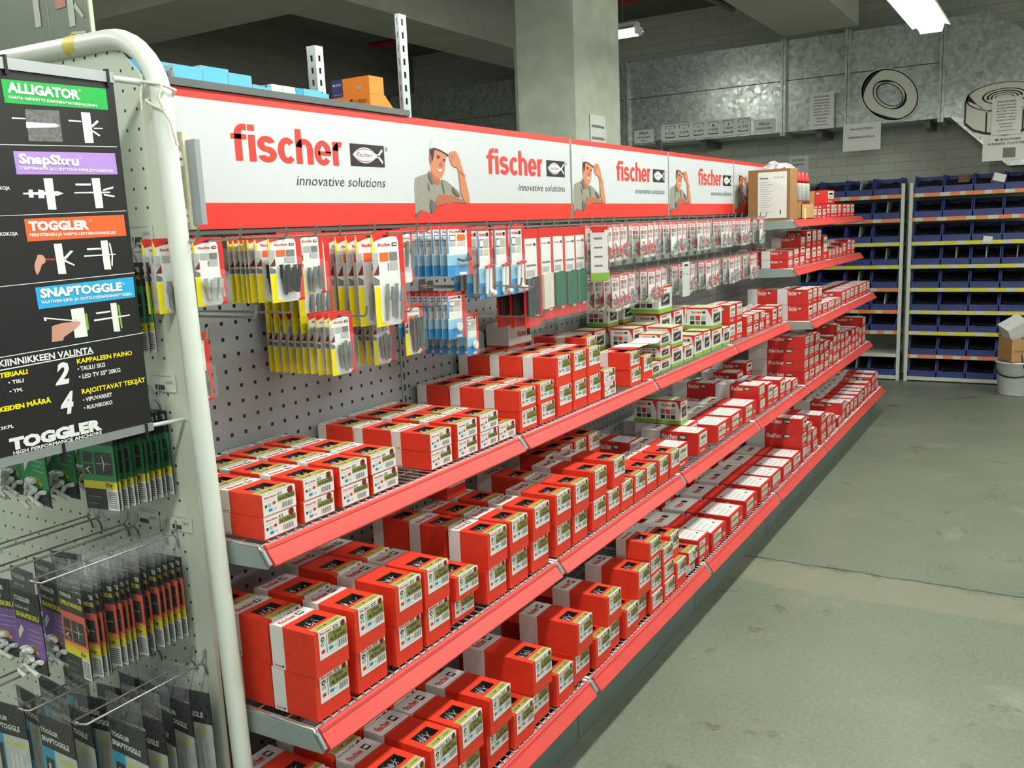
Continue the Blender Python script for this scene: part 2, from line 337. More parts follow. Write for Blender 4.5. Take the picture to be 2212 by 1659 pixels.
WORKER=[('shirt',[(0.0855,0.1562),(0.0717,0.1437),(0.038,0.1368),(0.0131,0.1302),(0.0067,0.1062),(0.006,0.0584),(0.0036,0.0139),(0.0325,0.0391),(0.0608,0.0316),(0.0816,0.0289),(0.099,0.0337),(0.1055,0.056),(0.1253,0.0834),(0.1604,0.0837),(0.1957,0.0789),(0.2414,0.0766),(0.2381,0.092),(0.2031,0.1094),(0.173,0.124),(0.1471,0.1296),(0.1354,0.1207),(0.1171,0.1105),(0.1028,0.1176),(0.0896,0.1344)]),('skin2',[(0.0941,0.1589),(0.1131,0.135),(0.134,0.1293),(0.1402,0.1258),(0.1236,0.1106),(0.1069,0.1152),(0.0915,0.132)]),('skin',[(0.1166,0.2163),(0.1462,0.2111),(0.1717,0.2037),(0.1752,0.1939),(0.1689,0.1738),(0.1626,0.1537),(0.1475,0.1334),(0.134,0.1293),(0.1131,0.135),(0.0974,0.1493),(0.0922,0.1613),(0.0958,0.176),(0.1058,0.1837),(0.113,0.201)]),('hair',[(0.0909,0.2121),(0.1039,0.2164),(0.1166,0.2158),(0.113,0.201),(0.105,0.1837),(0.096,0.1784),(0.0906,0.1661),(0.0896,0.1903)]),('skin2',[(0.0874,0.1975),(0.096,0.2003),(0.0986,0.1834),(0.0932,0.171),(0.087,0.1805)]),('helmet',[(0.0913,0.217),(0.097,0.2318),(0.1068,0.2468),(0.1249,0.2588),(0.147,0.2651),(0.1642,0.2637),(0.1764,0.2534),(0.1836,0.2365),(0.1862,0.2168),(0.1873,0.2044),(0.1722,0.2087),(0.1466,0.2161),(0.117,0.2207)]),('hair',[(0.089,0.2145),(0.117,0.22),(0.1466,0.2153),(0.1721,0.2079),(0.1871,0.2031),(0.1843,0.1968),(0.1717,0.2037),(0.1461,0.2107),(0.1166,0.2158),(0.097,0.2105)]),('hair',[(0.1257,0.1997),(0.1405,0.1966),(0.1465,0.1922),(0.1253,0.196)]),('hair',[(0.155,0.1898),(0.1691,0.1899),(0.1679,0.1867),(0.1547,0.1866)]),('hair',[(0.1273,0.1943),(0.1378,0.1918),(0.1354,0.189),(0.127,0.1909)]),('hair',[(0.1568,0.1857),(0.1669,0.1856),(0.1653,0.1831),(0.1566,0.1832)]),('skin2',[(0.136,0.1726),(0.1478,0.1829),(0.1543,0.1683),(0.1482,0.1644),(0.1377,0.1677)]),('white',[(0.1221,0.1623),(0.1324,0.1577),(0.1501,0.1607),(0.1427,0.1518),(0.1298,0.1527)]),('skin',[(0.19,0.2095),(0.2084,0.2154),(0.2266,0.2162),(0.2371,0.2066),(0.2494,0.1894),(0.2526,0.1742),(0.2311,0.1659),(0.2086,0.1689),(0.1961,0.1798),(0.1908,0.1946)]),('skin2',[(0.2007,0.205),(0.2076,0.2066),(0.2106,0.1904),(0.2033,0.1851)]),('skin2',[(0.2147,0.2107),(0.2207,0.2109),(0.2224,0.1959),(0.2162,0.1919)]),('skin',[(0.2312,0.1671),(0.2527,0.1755),(0.2664,0.1465),(0.2778,0.1158),(0.2892,0.0848),(0.2918,0.06),(0.2679,0.0586),(0.2507,0.0767),(0.2409,0.0972),(0.241,0.1228),(0.2366,0.1508)]),('skin2',[(0.1253,0.0834),(0.1515,0.0836),(0.1958,0.0802),(0.2319,0.074),(0.2636,0.0638),(0.2679,0.0586),(0.2213,0.0599),(0.1761,0.0611),(0.1399,0.0535),(0.1046,0.0473),(0.1105,0.0634)]),('shirt2',[(0.085,0.1513),(0.1049,0.1164),(0.0939,0.1125),(0.0752,0.1365)]),('shirt2',[(0.0735,0.1195),(0.0806,0.0976),(0.0753,0.0951),(0.0703,0.117)]),('shirt2',[(0.1447,0.1271),(0.1573,0.0886),(0.1519,0.0873),(0.141,0.1245)]),('shirt2',[(0.0049,0.0272),(0.0325,0.0386),(0.0233,0.0289),(0.0036,0.0139)]),('shirt2',[(0.0814,0.0707),(0.1055,0.056),(0.099,0.0337),(0.0816,0.0289),(0.0753,0.0511)]),('shirt2',[(0.1985,0.1093),(0.2414,0.0766),(0.2187,0.0816),(0.1971,0.0941)])]
# ------------------------------------------------------------------ the setting
def floor_material():
    m = bpy.data.materials.new('painted_concrete_floor'); m.use_nodes = True
    nt = m.node_tree; N = nt.nodes; L = nt.links; b = N['Principled BSDF']
    tc = N.new('ShaderNodeTexCoord')
    def noise(scale, detail=4, rough=0.55, dist=0.0):
        n = N.new('ShaderNodeTexNoise'); n.inputs['Scale'].default_value = scale; n.inputs['Detail'].default_value = detail
        n.inputs['Roughness'].default_value = rough; n.inputs['Distortion'].default_value = dist
        L.new(tc.outputs['Object'], n.inputs['Vector']); return n.outputs['Fac']
    def ramp(f, a, c, p0, p1):
        r = N.new('ShaderNodeValToRGB'); r.color_ramp.elements[0].position = p0; r.color_ramp.elements[1].position = p1
        r.color_ramp.elements[0].color = (*a, 1); r.color_ramp.elements[1].color = (*c, 1); L.new(f, r.inputs[0]); return r.outputs[0]
    def mix(f, a, c, mode='MIX'):
        x = N.new('ShaderNodeMix'); x.data_type = 'RGBA'; x.blend_type = mode
        if isinstance(f, float): x.inputs[0].default_value = f
        else: L.new(f, x.inputs[0])
        for i, q in ((6, a), (7, c)):
            if isinstance(q, tuple): x.inputs[i].default_value = (*q, 1)
            else: L.new(q, x.inputs[i])
        return x.outputs[2]
    base = ramp(noise(1.6, 6), lin((104, 114, 97)), lin((122, 130, 113)), 0.3, 0.7)
    fine = ramp(noise(70, 3), lin((96, 104, 86)), lin((138, 146, 130)), 0.3, 0.7)
    c = mix(0.35, base, fine)
    worn = ramp(noise(2.2, 8, 0.7, 0.4), (0, 0, 0), (0.55, 0.55, 0.55), 0.58, 0.72)
    c = mix(worn, c, lin((158, 160, 142)))
    dirt = ramp(noise(4.3, 9, 0.7, 0.8), (0, 0, 0), (1, 1, 1), 0.60, 0.68)
    c = mix(dirt, c, lin((84, 78, 64)))
    # expansion joint across the aisle
    sp = N.new('ShaderNodeSeparateXYZ'); L.new(tc.outputs['Object'], sp.inputs[0])
    def M(op, a, bb=None):
        n = N.new('ShaderNodeMath'); n.operation = op
        for i, x in enumerate((a, bb)):
            if x is None: continue
            if isinstance(x, (int, float)): n.inputs[i].default_value = x
            else: L.new(x, n.inputs[i])
        return n.outputs[0]
    wob = M('MULTIPLY', M('SUBTRACT', noise(9, 5), 0.5), 0.05)
    dx = M('ABSOLUTE', M('SUBTRACT', M('ADD', sp.outputs['X'], wob), 2.675))
    c = mix(M('LESS_THAN', dx, 0.0045), c, lin((50, 50, 42)))
    band = M('MULTIPLY', M('LESS_THAN', M('ABSOLUTE', M('SUBTRACT', M('ADD', sp.outputs['X'], M('MULTIPLY', wob, 3)), 2.52)), 0.13), 0.35)
    c = mix(band, c, lin((150, 146, 122)))
    L.new(c, b.inputs['Base Color'])
    r = N.new('ShaderNodeMapRange'); r.inputs['To Min'].default_value = 0.3; r.inputs['To Max'].default_value = 0.6
    L.new(noise(3, 5), r.inputs['Value']); L.new(r.outputs[0], b.inputs['Roughness'])
    bp = N.new('ShaderNodeBump'); bp.inputs['Strength'].default_value = 0.12; bp.inputs['Distance'].default_value = 0.004
    L.new(noise(40, 5), bp.inputs['Height']); L.new(bp.outputs[0], b.inputs['Normal'])
    return m

def block_wall_material(name, rgb):
    m = bpy.data.materials.new(name); m.use_nodes = True
    nt = m.node_tree; N = nt.nodes; L = nt.links; b = N['Principled BSDF']
    tc = N.new('ShaderNodeTexCoord'); sp = N.new('ShaderNodeSeparateXYZ'); cb = N.new('ShaderNodeCombineXYZ')
    L.new(tc.outputs['Object'], sp.inputs[0])
    ad = N.new('ShaderNodeMath'); ad.operation = 'ADD'; L.new(sp.outputs['X'], ad.inputs[0]); L.new(sp.outputs['Y'], ad.inputs[1])
    L.new(ad.outputs[0], cb.inputs[0]); L.new(sp.outputs['Z'], cb.inputs[1])
    br = N.new('ShaderNodeTexBrick'); br.inputs['Scale'].default_value = 1.0
    br.inputs['Brick Width'].default_value = 0.28; br.inputs['Row Height'].default_value = 0.085
    br.inputs['Mortar Size'].default_value = 0.004
    c = lin(rgb)
    br.inputs['Color1'].default_value = (*c, 1); br.inputs['Color2'].default_value = (*[v * 0.93 for v in c], 1)
    br.inputs['Mortar'].default_value = (*[v * 0.72 for v in c], 1)
    L.new(cb.outputs[0], br.inputs['Vector']); L.new(br.outputs['Color'], b.inputs['Base Color'])
    bp = N.new('ShaderNodeBump'); bp.inputs['Strength'].default_value = 0.3; bp.inputs['Distance'].default_value = 0.01; bp.invert = True
    L.new(br.outputs['Fac'], bp.inputs['Height']); L.new(bp.outputs[0], b.inputs['Normal'])
    b.inputs['Roughness'].default_value = 0.7
    return m

def galvanised():
    m = bpy.data.materials.new('galvanised_sheet'); m.use_nodes = True
    nt = m.node_tree; N = nt.nodes; L = nt.links; b = N['Principled BSDF']
    tc = N.new('ShaderNodeTexCoord'); vo = N.new('ShaderNodeTexVoronoi'); vo.inputs['Scale'].default_value = 34
    no = N.new('ShaderNodeTexNoise'); no.inputs['Scale'].default_value = 14; no.inputs['Detail'].default_value = 4
    L.new(tc.outputs['Object'], no.inputs['Vector'])
    L.new(tc.outputs['Object'], vo.inputs['Vector'])
    r = N.new('ShaderNodeValToRGB'); r.color_ramp.elements[0].color = (*lin((134, 146, 140)), 1); r.color_ramp.elements[1].color = (*lin((222, 230, 222)), 1)
    mx = N.new('ShaderNodeMath'); mx.operation = 'MULTIPLY_ADD'; mx.inputs[1].default_value = 0.45
    sep = N.new('ShaderNodeSeparateColor'); L.new(vo.outputs['Color'], sep.inputs[0])
    L.new(sep.outputs[0], mx.inputs[0])
    h = N.new('ShaderNodeMath'); h.operation = 'MULTIPLY'; h.inputs[1].default_value = 0.55; L.new(no.outputs['Fac'], h.inputs[0])
    L.new(h.outputs[0], mx.inputs[2])
    L.new(mx.outputs[0], r.inputs[0]); L.new(r.outputs[0], b.inputs['Base Color'])
    b.inputs['Metallic'].default_value = 0.62
    rr = N.new('ShaderNodeMapRange'); rr.inputs['To Min'].default_value = 0.27; rr.inputs['To Max'].default_value = 0.42
    L.new(sep.outputs[1], rr.inputs['Value']); L.new(rr.outputs[0], b.inputs['Roughness'])
    MATS['galv'] = m
    return m

conc_col = mat('raw_concrete', (200, 208, 190), 0.8, var=0.10, scale=9)
conc_beam = mat('beam_concrete', (196, 196, 182), 0.8, var=0.08, scale=4)
ceil_m = mat('ceiling_dark_concrete', (138, 134, 122), 0.85, var=0.08, scale=3)
galv = galvanised()

def room():
    def bx(name, *a, m):
        b = MB(); b.box(*a, m); return structure(b.build(name))
    bx('floor', -4.0, 8.3, -6.0, 5.4, -0.12, 0.0, m=floor_material())
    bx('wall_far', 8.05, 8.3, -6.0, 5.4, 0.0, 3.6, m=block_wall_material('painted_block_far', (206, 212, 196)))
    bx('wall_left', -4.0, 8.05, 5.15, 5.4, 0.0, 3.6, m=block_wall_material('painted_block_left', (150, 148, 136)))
    bx('ceiling', -4.0, 8.3, -6.0, 5.4, 3.6, 3.75, m=ceil_m)
    bx('beam_cross', 3.08, 3.83, 3.06, 5.15, 3.07, 3.6, m=conc_beam)
    bx('beam_left', -4.0, 7.95, 2.52, 3.06, 3.07, 3.6, m=conc_beam)
    bx('beam_aisle', -4.0, 7.42, -0.12, 0.52, 3.10, 3.6, m=conc_beam)
    b = MB()
    x0, x1, y0, y1, c = 3.8, 4.38, 0.75, 1.24, 0.05
    b.prism([(x0, y0 + c), (x0 + c, y0), (x1 - c, y0), (x1, y0 + c), (x1, y1 - c), (x1 - c, y1), (x0 + c, y1), (x0, y1 - c)], (0, 0, 0), X, Y, (0, 0, 3.6), conc_col)
    structure(b.build('pillar'))
room()

tube_em = emis('fluorescent_tube', (255, 255, 246), 46.0)
lamp_white = mat('lamp_housing_white', (224, 226, 220), 0.35, var=0.0)
def fluorescent(x0, x1, y, z, label, light=True):
    r = empty('fluorescent_lamp', ((x0 + x1) / 2, y, z), label, 'lamp', 'fluorescent battens under the ceiling')
    L = (x1 - x0) / 2
    b = MB()
    b.prism([(-0.035, 0.0), (0.035, 0.0), (0.035, 0.06), (-0.035, 0.06)], (-L, 0, 0), Y, Z, (2 * L, 0, 0), lamp_white)
    b.build('housing', r)
    for s_ in (-1, 1):
        b = MB()
        P = [(0.035, 0.03), (0.102, 0.002), (0.108, 0.006), (0.042, 0.036)]
        b.prism([(p[0] * s_, p[1]) for p in (P if s_ > 0 else P[::-1])], (-L, 0, 0), Y, Z, (2 * L, 0, 0), lamp_white)
        b.build('reflector_wing', r)
        b = MB(); b.tube([(-L + 0.02, 0.045 * s_, -0.018), (L - 0.02, 0.045 * s_, -0.018)], 0.013, tube_em, 8); b.build('tube', r)
    for x in (-L, L):
        b = MB(); b.prism([(-0.06, -0.03), (0.06, -0.03), (0.075, 0.03), (-0.075, 0.03)], (x - 0.006, 0, 0), Y, Z, (0.012, 0, 0), lamp_white); b.build('end_cap', r)
    b = MB()
    for x in (-L * 0.6, L * 0.6): b.tube([(x, 0, 0.06), (x, 0, 3.6 - z)], 0.004, rod_m, 5)
    b.build('hanger_wire', r)
    if light:
        ld = bpy.data.lights.new('tube_light', 'AREA'); ld.shape = 'RECTANGLE'; ld.size = 2 * L * 0.96; ld.size_y = 0.12
        ld.energy = LAMP_POWER * 2 * L / 1.4; ld.color = (0.97, 1.0, 0.95)
        put('tube_light', ld, r, (0, 0, -0.036))
    return r
for i, (xa, w_) in enumerate(((3.58, 'nearest the far wall of four over the aisle'), (1.70, 'second from the far wall of four over the aisle'), (-0.18, 'third from the far wall of four over the aisle'), (-2.06, 'nearest the front of four over the aisle'))):
    fluorescent(xa, xa + 1.42, -0.985, 2.58, 'white fluorescent batten lamp, ' + w_)
for i, (xa, w_) in enumerate(((3.2, 'farthest of three'), (0.6, 'middle of three'), (-2.0, 'nearest of three'))):
    fluorescent(xa, xa + 1.42, -3.3, 2.7, 'white fluorescent batten lamp above the neighbouring right aisle, ' + w_)
_l = fluorescent(5.18, 5.82, 1.43, 2.94, 'white fluorescent lamp glowing at the edge of the concrete pillar'); _l.rotation_euler[2] = math.pi / 2
fluorescent(0.9, 2.32, 1.35, 2.75, 'white fluorescent batten lamp above the aisle behind the sign, farther of two')
fluorescent(-1.3, 0.12, 1.35, 2.75, 'white fluorescent batten lamp above the aisle behind the sign, nearer of two')
fluorescent(5.1, 6.5, -2.7, 2.6, 'added unseen batten lamp brightening the far wall, right of the aisle')  # out-of-view lamp added to brighten the far wall, bins and carton fronts

# pipes and conduits under the ceiling
def pipe(name, pts, r, mt, label, cat):
    b = MB(); b.tube(pts, r, mt, 8); return tag(b.build(name), label, cat)
red_pipe_m = mat('red_pipe_paint', (176, 36, 40), 0.4, var=0.04)
conduit_m = mat('grey_conduit', (150, 150, 142), 0.5, var=0.03)
pipe('sprinkler_pipe', [(6.6, 4.6, 3.45), (6.6, 2.4, 3.45), (6.6, 0.6, 3.45)], 0.035, red_pipe_m, 'red sprinkler pipe running under the dark ceiling beside the pillar', 'pipe')
pipe('conduit_pipe', [(4.4, 4.9, 3.4), (4.4, 3.3, 3.4)], 0.025, conduit_m, 'front grey conduit pipe under the ceiling left of the sign post', 'pipe')
pipe('conduit_pipe', [(4.62, 4.9, 3.4), (4.62, 3.3, 3.4)], 0.025, conduit_m, 'rear grey conduit pipe under the ceiling left of the sign post', 'pipe')
pipe('conduit_pipe', [(6.0, 2.2, 3.52), (6.3, 1.20, 3.5), (6.6, 1.07, 3.42), (7.3, 0.95, 3.38)], 0.03, conduit_m, 'left bent grey conduit pipe under ceiling right of the pillar', 'pipe')
pipe('conduit_pipe', [(6.1, 1.95, 3.52), (6.45, 0.95, 3.5), (6.75, 0.83, 3.42), (7.4, 0.73, 3.38)], 0.03, conduit_m, 'right bent grey conduit pipe under ceiling right of the pillar', 'pipe')
pipe('stay_cable', [(6.9, 3.02, 3.075), (7.2, 2.85, 2.75), (7.499, 2.5, 2.3)], 0.008, black, 'thin black cable slanting down in front of the duct left of pillar', 'cable')

# ------------------------------------------------------------------ ventilation duct on the far wall
def duct():
    r = empty('ventilation_duct', (7.75, 0.5, 2.28), 'large galvanised ventilation duct along the far wall, bending down at right', 'duct')
    ox = (-7.75, -0.5, -2.28)
    def B(): return MB()
    b = B(); b.box(7.5, 7.98, -0.79, 5.1, 2.27, 3.075, galv); o = b.build('straight_run', r, ox)
    b = B()
    b.prism([(-0.79, 2.27), (-0.79, 3.075), (-1.177, 3.075), (-2.25, 2.1), (-2.25, 1.84), (-1.31, 1.84), (-0.86, 2.27)][::-1], (7.49, 0, 0), Y, Z, (0.49, 0, 0), galv)
    b.build('bent_run', r, ox)
    for i, y in enumerate((3.35, 2.09, 0.53, -0.03, -0.79)):
        b = B()
        b.box(7.455, 7.985, y - 0.022, y - 0.002, 2.235, 3.09, galv); b.box(7.455, 7.985, y + 0.002, y + 0.022, 2.235, 3.09, galv)
        b.build('flange', r, ox)
    b = B(); b.box(7.494, 7.5, -0.77, 5.1, 2.72, 2.728, dgrey_metal); b.build('seam', r, ox)
    for y in (4.4, 2.8, 1.3, 0.2, -0.7):
        b = B(); b.box(7.56, 8.049, y, y + 0.05, 2.205, 2.269, dgrey_metal); b.build('wall_bracket', r, ox)
duct()

paper = mat('notice_paper', (236, 238, 232), 0.6, var=0.015)
def notice(name, y0, y1, z0, z1, x, label, lines, cat='notice', rz=0.0):
    """paper sheet facing the store (-X); lines = (text, centre fraction, size fraction)"""
    yc = (y0 + y1) / 2; W = abs(y0 - y1)
    r = empty(name, (x, yc, z0), label, cat)
    H = z1 - z0
    b = MB(); b.box(-0.002, 0.0, -W / 2, W / 2, 0, H, paper); b.build('sheet', r)
    b = MB(); o = (-0.0035, W / 2, 0)
    for t, fz, fs, fw in lines:
        b.text(t, W * (1 - fw) / 2, H * fz, W * fw, H * fs, o, NY, Z, dark, 0.015)
    if lines: b.build('lettering', r)
    r.rotation_euler[0] = rz
    return r
KILO = [('KILOTAVARA', .87, .045, .62), ('PUNNITAAN ITSE', .78, .035, .62), ('RUUVIEN MUKAAN', .70, .035, .62), ('MUTTERIT   7,90 KG', .62, .035, .66), ('ALUSLAATAT 7,90 KG', .54, .035, .66), ('LAATIKKO   0,90 KG', .46, .035, .66), ('KUUSIOT JA KANNAT', .38, .035, .66), ('KULMARAUDAT', .28, .03, .45), ('HINTALAPPU', .2, .03, .4), ('HINTAKORTIT ALLA', .1, .03, .6)]
notice('price_notice', 2.02, 1.81, 2.29, 2.415, 7.497, 'small white PISLA notice left of the price strip on duct', [('PISLA', .66, .2, .45), ('HINTARYHMÄT', .36, .12, .7), ('PISLA', .12, .1, .3)])
notice('price_notice', 0.807, 0.61, 2.29, 2.404, 7.497, 'small white PISLA notice right of the price strip on duct', [('PISLA', .52, .22, .5), ('HINTARYHMÄT', .2, .14, .75)])
notice('notice_sheet', 0.29, 0.076, 2.265, 2.58, 7.45, 'tall white price list taped beside the middle flange of duct', KILO)
notice('notice_sheet', -0.005, -0.32, 2.05, 2.285, 7.4545, 'white sheet hanging below the duct left of the washer picture', [('NAUHOITTAVA', .76, .07, .6), ('KERÄKALVOLLA', .46, .07, .7)])
notice('notice_sheet', -1.172, -1.388, 2.09, 2.386, 7.472, 'white price list taped over the hexagon nut picture', KILO)
notice('notice_sheet', -1.116, -1.48, 1.885, 2.09, 7.485, 'white sheet with grey photo below the hexagon nut picture', [('MUISTATHAN', .78, .09, .5), ('PUNNITA TUOTTEESI', .62, .09, .78)])
notice('notice_sheet', 0.62, 0.43, 1.90, 2.08, 8.047, 'white notice on the block wall just above the red sign', [('KILOTAVARA', .72, .12, .6), ('PUNNITAAN', .5, .1, .5)])
b = MB(); b.box(-0.004, -0.0025, -0.06, 0.03, 0.02, 0.10, grey_ink)
put('printed_photo', b.mesh('printed_photo'), bpy.data.objects['notice_sheet.003'])
def price_strip():
    r = empty('price_strip', (7.495, 1.285, 2.285), 'long white price strip with letters F to K on the duct', 'sign')
    b = MB(); b.box(-0.004, 0, -0.447, 0.447, 0.0, 0.155, paper); b.build('board', r)
    o = (-0.006, 0.447, 0)
    for i, (c, p) in enumerate(zip('FGHIJK', ('F 7,90', 'G 9,90', 'H 10,90', 'I 12,00', 'J 14,00', 'K 17,50'))):
        a = 0.045 + i * 0.146; b = MB()
        b.text(c, a + 0.042, 0.098, 0.018, 0.02, o, NY, Z, dark, 0.0); b.text(p, a + 0.005, 0.060, 0.09, 0.02, o, NY, Z, dark, 0.02)
        for (p0, p1, q0, q1) in ((0, .1, .026, .034), (0, .1, .138, .142), (0, .005, .03, .05), (.095, .1, .03, .05), (0, .005, .11, .14), (.095, .1, .11, .14)):
            b.rect(a + p0, a + p1, q0, q1, o, NY, Z, dark)
        b.build('price_lettering', r)
price_strip()
sign_white = mat('cutout_sign_white', (226, 228, 214), 0.5, var=0.02)
def washer_sign():
    r = empty('washer_sign', (7.488, -0.378, 2.505), 'round cut-out picture of a metal washer on the duct', 'sign')
    R = Matrix.Rotation(math.radians(38), 3, 'X')
    u = R @ Vector(NY); v = R @ Vector(Z)
    b = MB()
    A, B_ = 0.262, 0.205
    N_ = 36
    for k in range(N_):
        t0, t1 = 2 * math.pi * k / N_, 2 * math.pi * (k + 1) / N_
        P = []
        for x in (-0.006, 0.0):
            for t in (t0, t1):
                P.append(Vector((x, 0, 0)) + u * (A * math.cos(t)) + v * (B_ * math.sin(t)))
                P.append(Vector((x, 0, 0)) + u * (0.125 * math.cos(t)) + v * (0.082 * math.sin(t)))
        b.face([P[0], P[2], P[3], P[1]], sign_white); b.face([P[0], P[4], P[6], P[2]], sign_white); b.face([P[1], P[3], P[7], P[5]], sign_white)
    b.build('board', r)
    b = MB(); o = (-0.008, 0, 0)
    b.ring(0, 0, 0.252, 0.196, 0.955, o, u, v, black, 40)
    # thick rim shadows drawn as crescents
    def crescent(a0, a1, ra, rb, k, n=16):
        P = []
        for i in range(n + 1):
            t = math.radians(a0 + (a1 - a0) * i / n); P.append((ra * math.cos(t), rb * math.sin(t)))
        for i in range(n, -1, -1):
            t = math.radians(a0 + (a1 - a0) * i / n); f = 1 - k * math.sin(math.pi * i / n); P.append((ra * f * math.cos(t), rb * f * math.sin(t)))
        for i in range(n):
            b.flat([P[i], P[i + 1], P[-2 - i], P[-1 - i]], o, u, v, black)
    crescent(130, 235, 0.25, 0.195, 0.17); crescent(250, 330, 0.25, 0.195, 0.13); crescent(30, 100, 0.15, 0.104, -0.02)
    b.ring(0, 0, 0.155, 0.108, 0.94, o, u, v, black, 36)
    b.ring(0, 0, 0.128, 0.085, 0.93, o, u, v, black, 36)
    crescent(-60, 60, 0.15, 0.104, 0.13); crescent(100, 170, 0.15, 0.104, 0.14)
    b.build('printed_washer', r)
washer_sign()
def nut_sign():
    r = empty('nut_sign', (7.478, -1.26, 2.08), 'large cut-out picture of a hexagon nut on the bent duct', 'sign')
    o = (0, 0, 0)
    b = MB()
    # outline in (u = towards the right, v = up), metres from the sign's bottom centre
    top = [(0.30 * math.cos(t), 0.30 + 0.13 * math.sin(t)) for t in [math.pi * i / 12 for i in range(13)]]
    out = [(0.30, 0.12)] + top + [(-0.30, 0.12), (-0.24, 0.06), (-0.12, 0.02), (0.02, 0.0), (0.16, 0.015), (0.25, 0.06)]
    b.prism(out[::-1], (-0.004, 0, 0), NY, Z, (0.004, 0, 0), sign_white); b.build('board', r)
    b = MB(); o = (-0.0055, 0, 0)
    def line(p, q, w=0.012):
        d = Vector((q[0] - p[0], q[1] - p[1])); n = Vector((-d.y, d.x)).normalized() * w / 2
        b.flat([(p[0] - n.x, p[1] - n.y), (q[0] - n.x, q[1] - n.y), (q[0] + n.x, q[1] + n.y), (p[0] + n.x, p[1] + n.y)], o, NY, Z, black)
    line((-0.285, 0.31), (-0.285, 0.125)); line((0.285, 0.31), (0.285, 0.125)); line((-0.125, 0.20), (-0.125, 0.035)); line((0.14, 0.20), (0.14, 0.035))
    for p, q in (((-0.285, .125), (-0.22, .065)), ((-0.22, .065), (-0.125, .032)), ((-.125, .032), (.02, .012)), ((.02, .012), (.14, .032)), ((.14, .032), (.285, .125))): line(p, q, 0.018)
    b.ring(0, 0.315, 0.285, 0.115, 0.955, o, NY, Z, black, 40)
    b.ring(0, 0.318, 0.235, 0.09, 0.0, (-0.0053, 0, 0), NY, Z, sign_white, 36)
    b.ring(0, 0.318, 0.165, 0.064, 0.90, o, NY, Z, black, 32)
    for k in (0.8, 0.62, 0.44): b.ring(0, 0.316 - 0.02 * (0.9 - k), 0.165 * k, 0.064 * k, 0.86, o, NY, Z, black, 28, 0.0, 0.55)
    b.flat([(-0.285, .31), (-0.27, .36), (-0.2, .27), (-0.125, .20), (-0.17, .25), (-0.24, .29)], o, NY, Z, black)
    b.flat([(-0.125, .20), (-0.06, .235), (-0.08, .21)], o, NY, Z, black); b.flat([(0.14, .20), (0.06, .235), (0.08, .21)], o, NY, Z, black)
    b.build('printed_nut', r)
nut_sign()
r = empty('notice_sheet', (3.9, 0.745, 1.86), 'white paper notice with three black lines taped to the concrete pillar', 'notice')
b = MB(); b.box(-0.02, 0.19, -0.002, 0.0, 0.0, 0.30, paper); b.build('sheet', r)
b = MB(); o = (0, -0.0035, 0)
b.text('HAPONKESTÄVÄ (A4)', 0.0, 0.225, 0.17, 0.016, o, X, Z, dark, 0.02); b.text('NAULAA ARE RUISKEA', 0.0, 0.155, 0.17, 0.016, o, X, Z, dark, 0.02); b.text('13€/KG', 0.0, 0.085, 0.07, 0.016, o, X, Z, dark, 0.02)
b.build('lettering', r)
# loose metal uprights leaning behind the sign
for i, (x_, y_, zt, w_) in enumerate(((5.2, 0.72, 2.1, 'taller'), (5.28, 0.68, 2.04, 'shorter'))):
    b = MB(); b.box(-0.02, 0.02, -0.02, 0.02, 0, zt, dgrey_metal); o_ = b.build('metal_rail', None, (x_, y_, 0)); o_.rotation_euler = (math.radians(-4), math.radians(2), 0)
    tag(o_, 'dark steel rail leaning upright behind the red sign, %s of two' % w_, 'rail')
# ------------------------------------------------------------------ gondola: frame, shelves, sign boards
YF = {1: -0.4146, 2: -0.5213, 3: -0.6195}
ZS = {1: 0.9141, 2: 0.5516, 3: 0.2073}
YK = -0.572
def gondola():
    r = empty('display_gondola', (3.0, 0.0, 0.0), 'long grey steel gondola with perforated back panels carrying the red-edged shelves', 'shelving')
    o = (-3.0, 0, 0)
    for n in range(6):
        b = MB(); b.box(n + 0.012, n + 0.988, 0.0, 0.02, 0.10, 1.53 if n < 5 else 1.84, panel_m); b.build('back_panel', r, o)
        b = MB(); b.box(n + 0.002, n + 0.998, YK, YK + 0.015, 0.004, ZS[3] - 0.062, kick_m); b.build('kick_plate', r, o)
        b = MB(); b.box(n + 0.004, n + 0.996, YK + 0.02, -0.006, ZS[3] - 0.085, ZS[3] - 0.066, dgrey_metal); b.build('base_deck', r, o)
    for n in range(7):
        x = min(max(n, 0.022), 5.975)
        b = MB(); b.box(x - 0.012, x + 0.012, -0.003, 0.3, 0.0, 1.532 if n < 5 else 1.84, grey_metal)
        for k in range(38): 
            z = 0.16 + k * 0.036
            b.box(x - 0.003, x + 0.003, -0.0036, -0.003, z, z + 0.02, black, 'k')
        b.build('upright', r, o)
        b = MB(); b.box(x - 0.02, x + 0.02, YK + 0.03, 0.3, 0.0, 0.06, dgrey_metal); b.build('foot', r, o)
    b = MB(); b.box(0.0, 5.99, 0.3, 0.32, 0.1, 1.5, grey_metal); b.build('rear_panel', r, o)
    b = MB(); b.box(0.0, 4.99, -0.087, -0.0035, 1.520, 1.530, grey_metal); b.box(0.0, 4.99, -0.04, -0.0045, 1.53, 1.82, dgrey_metal); b.build('sign_bracket', r, o)
gondola()

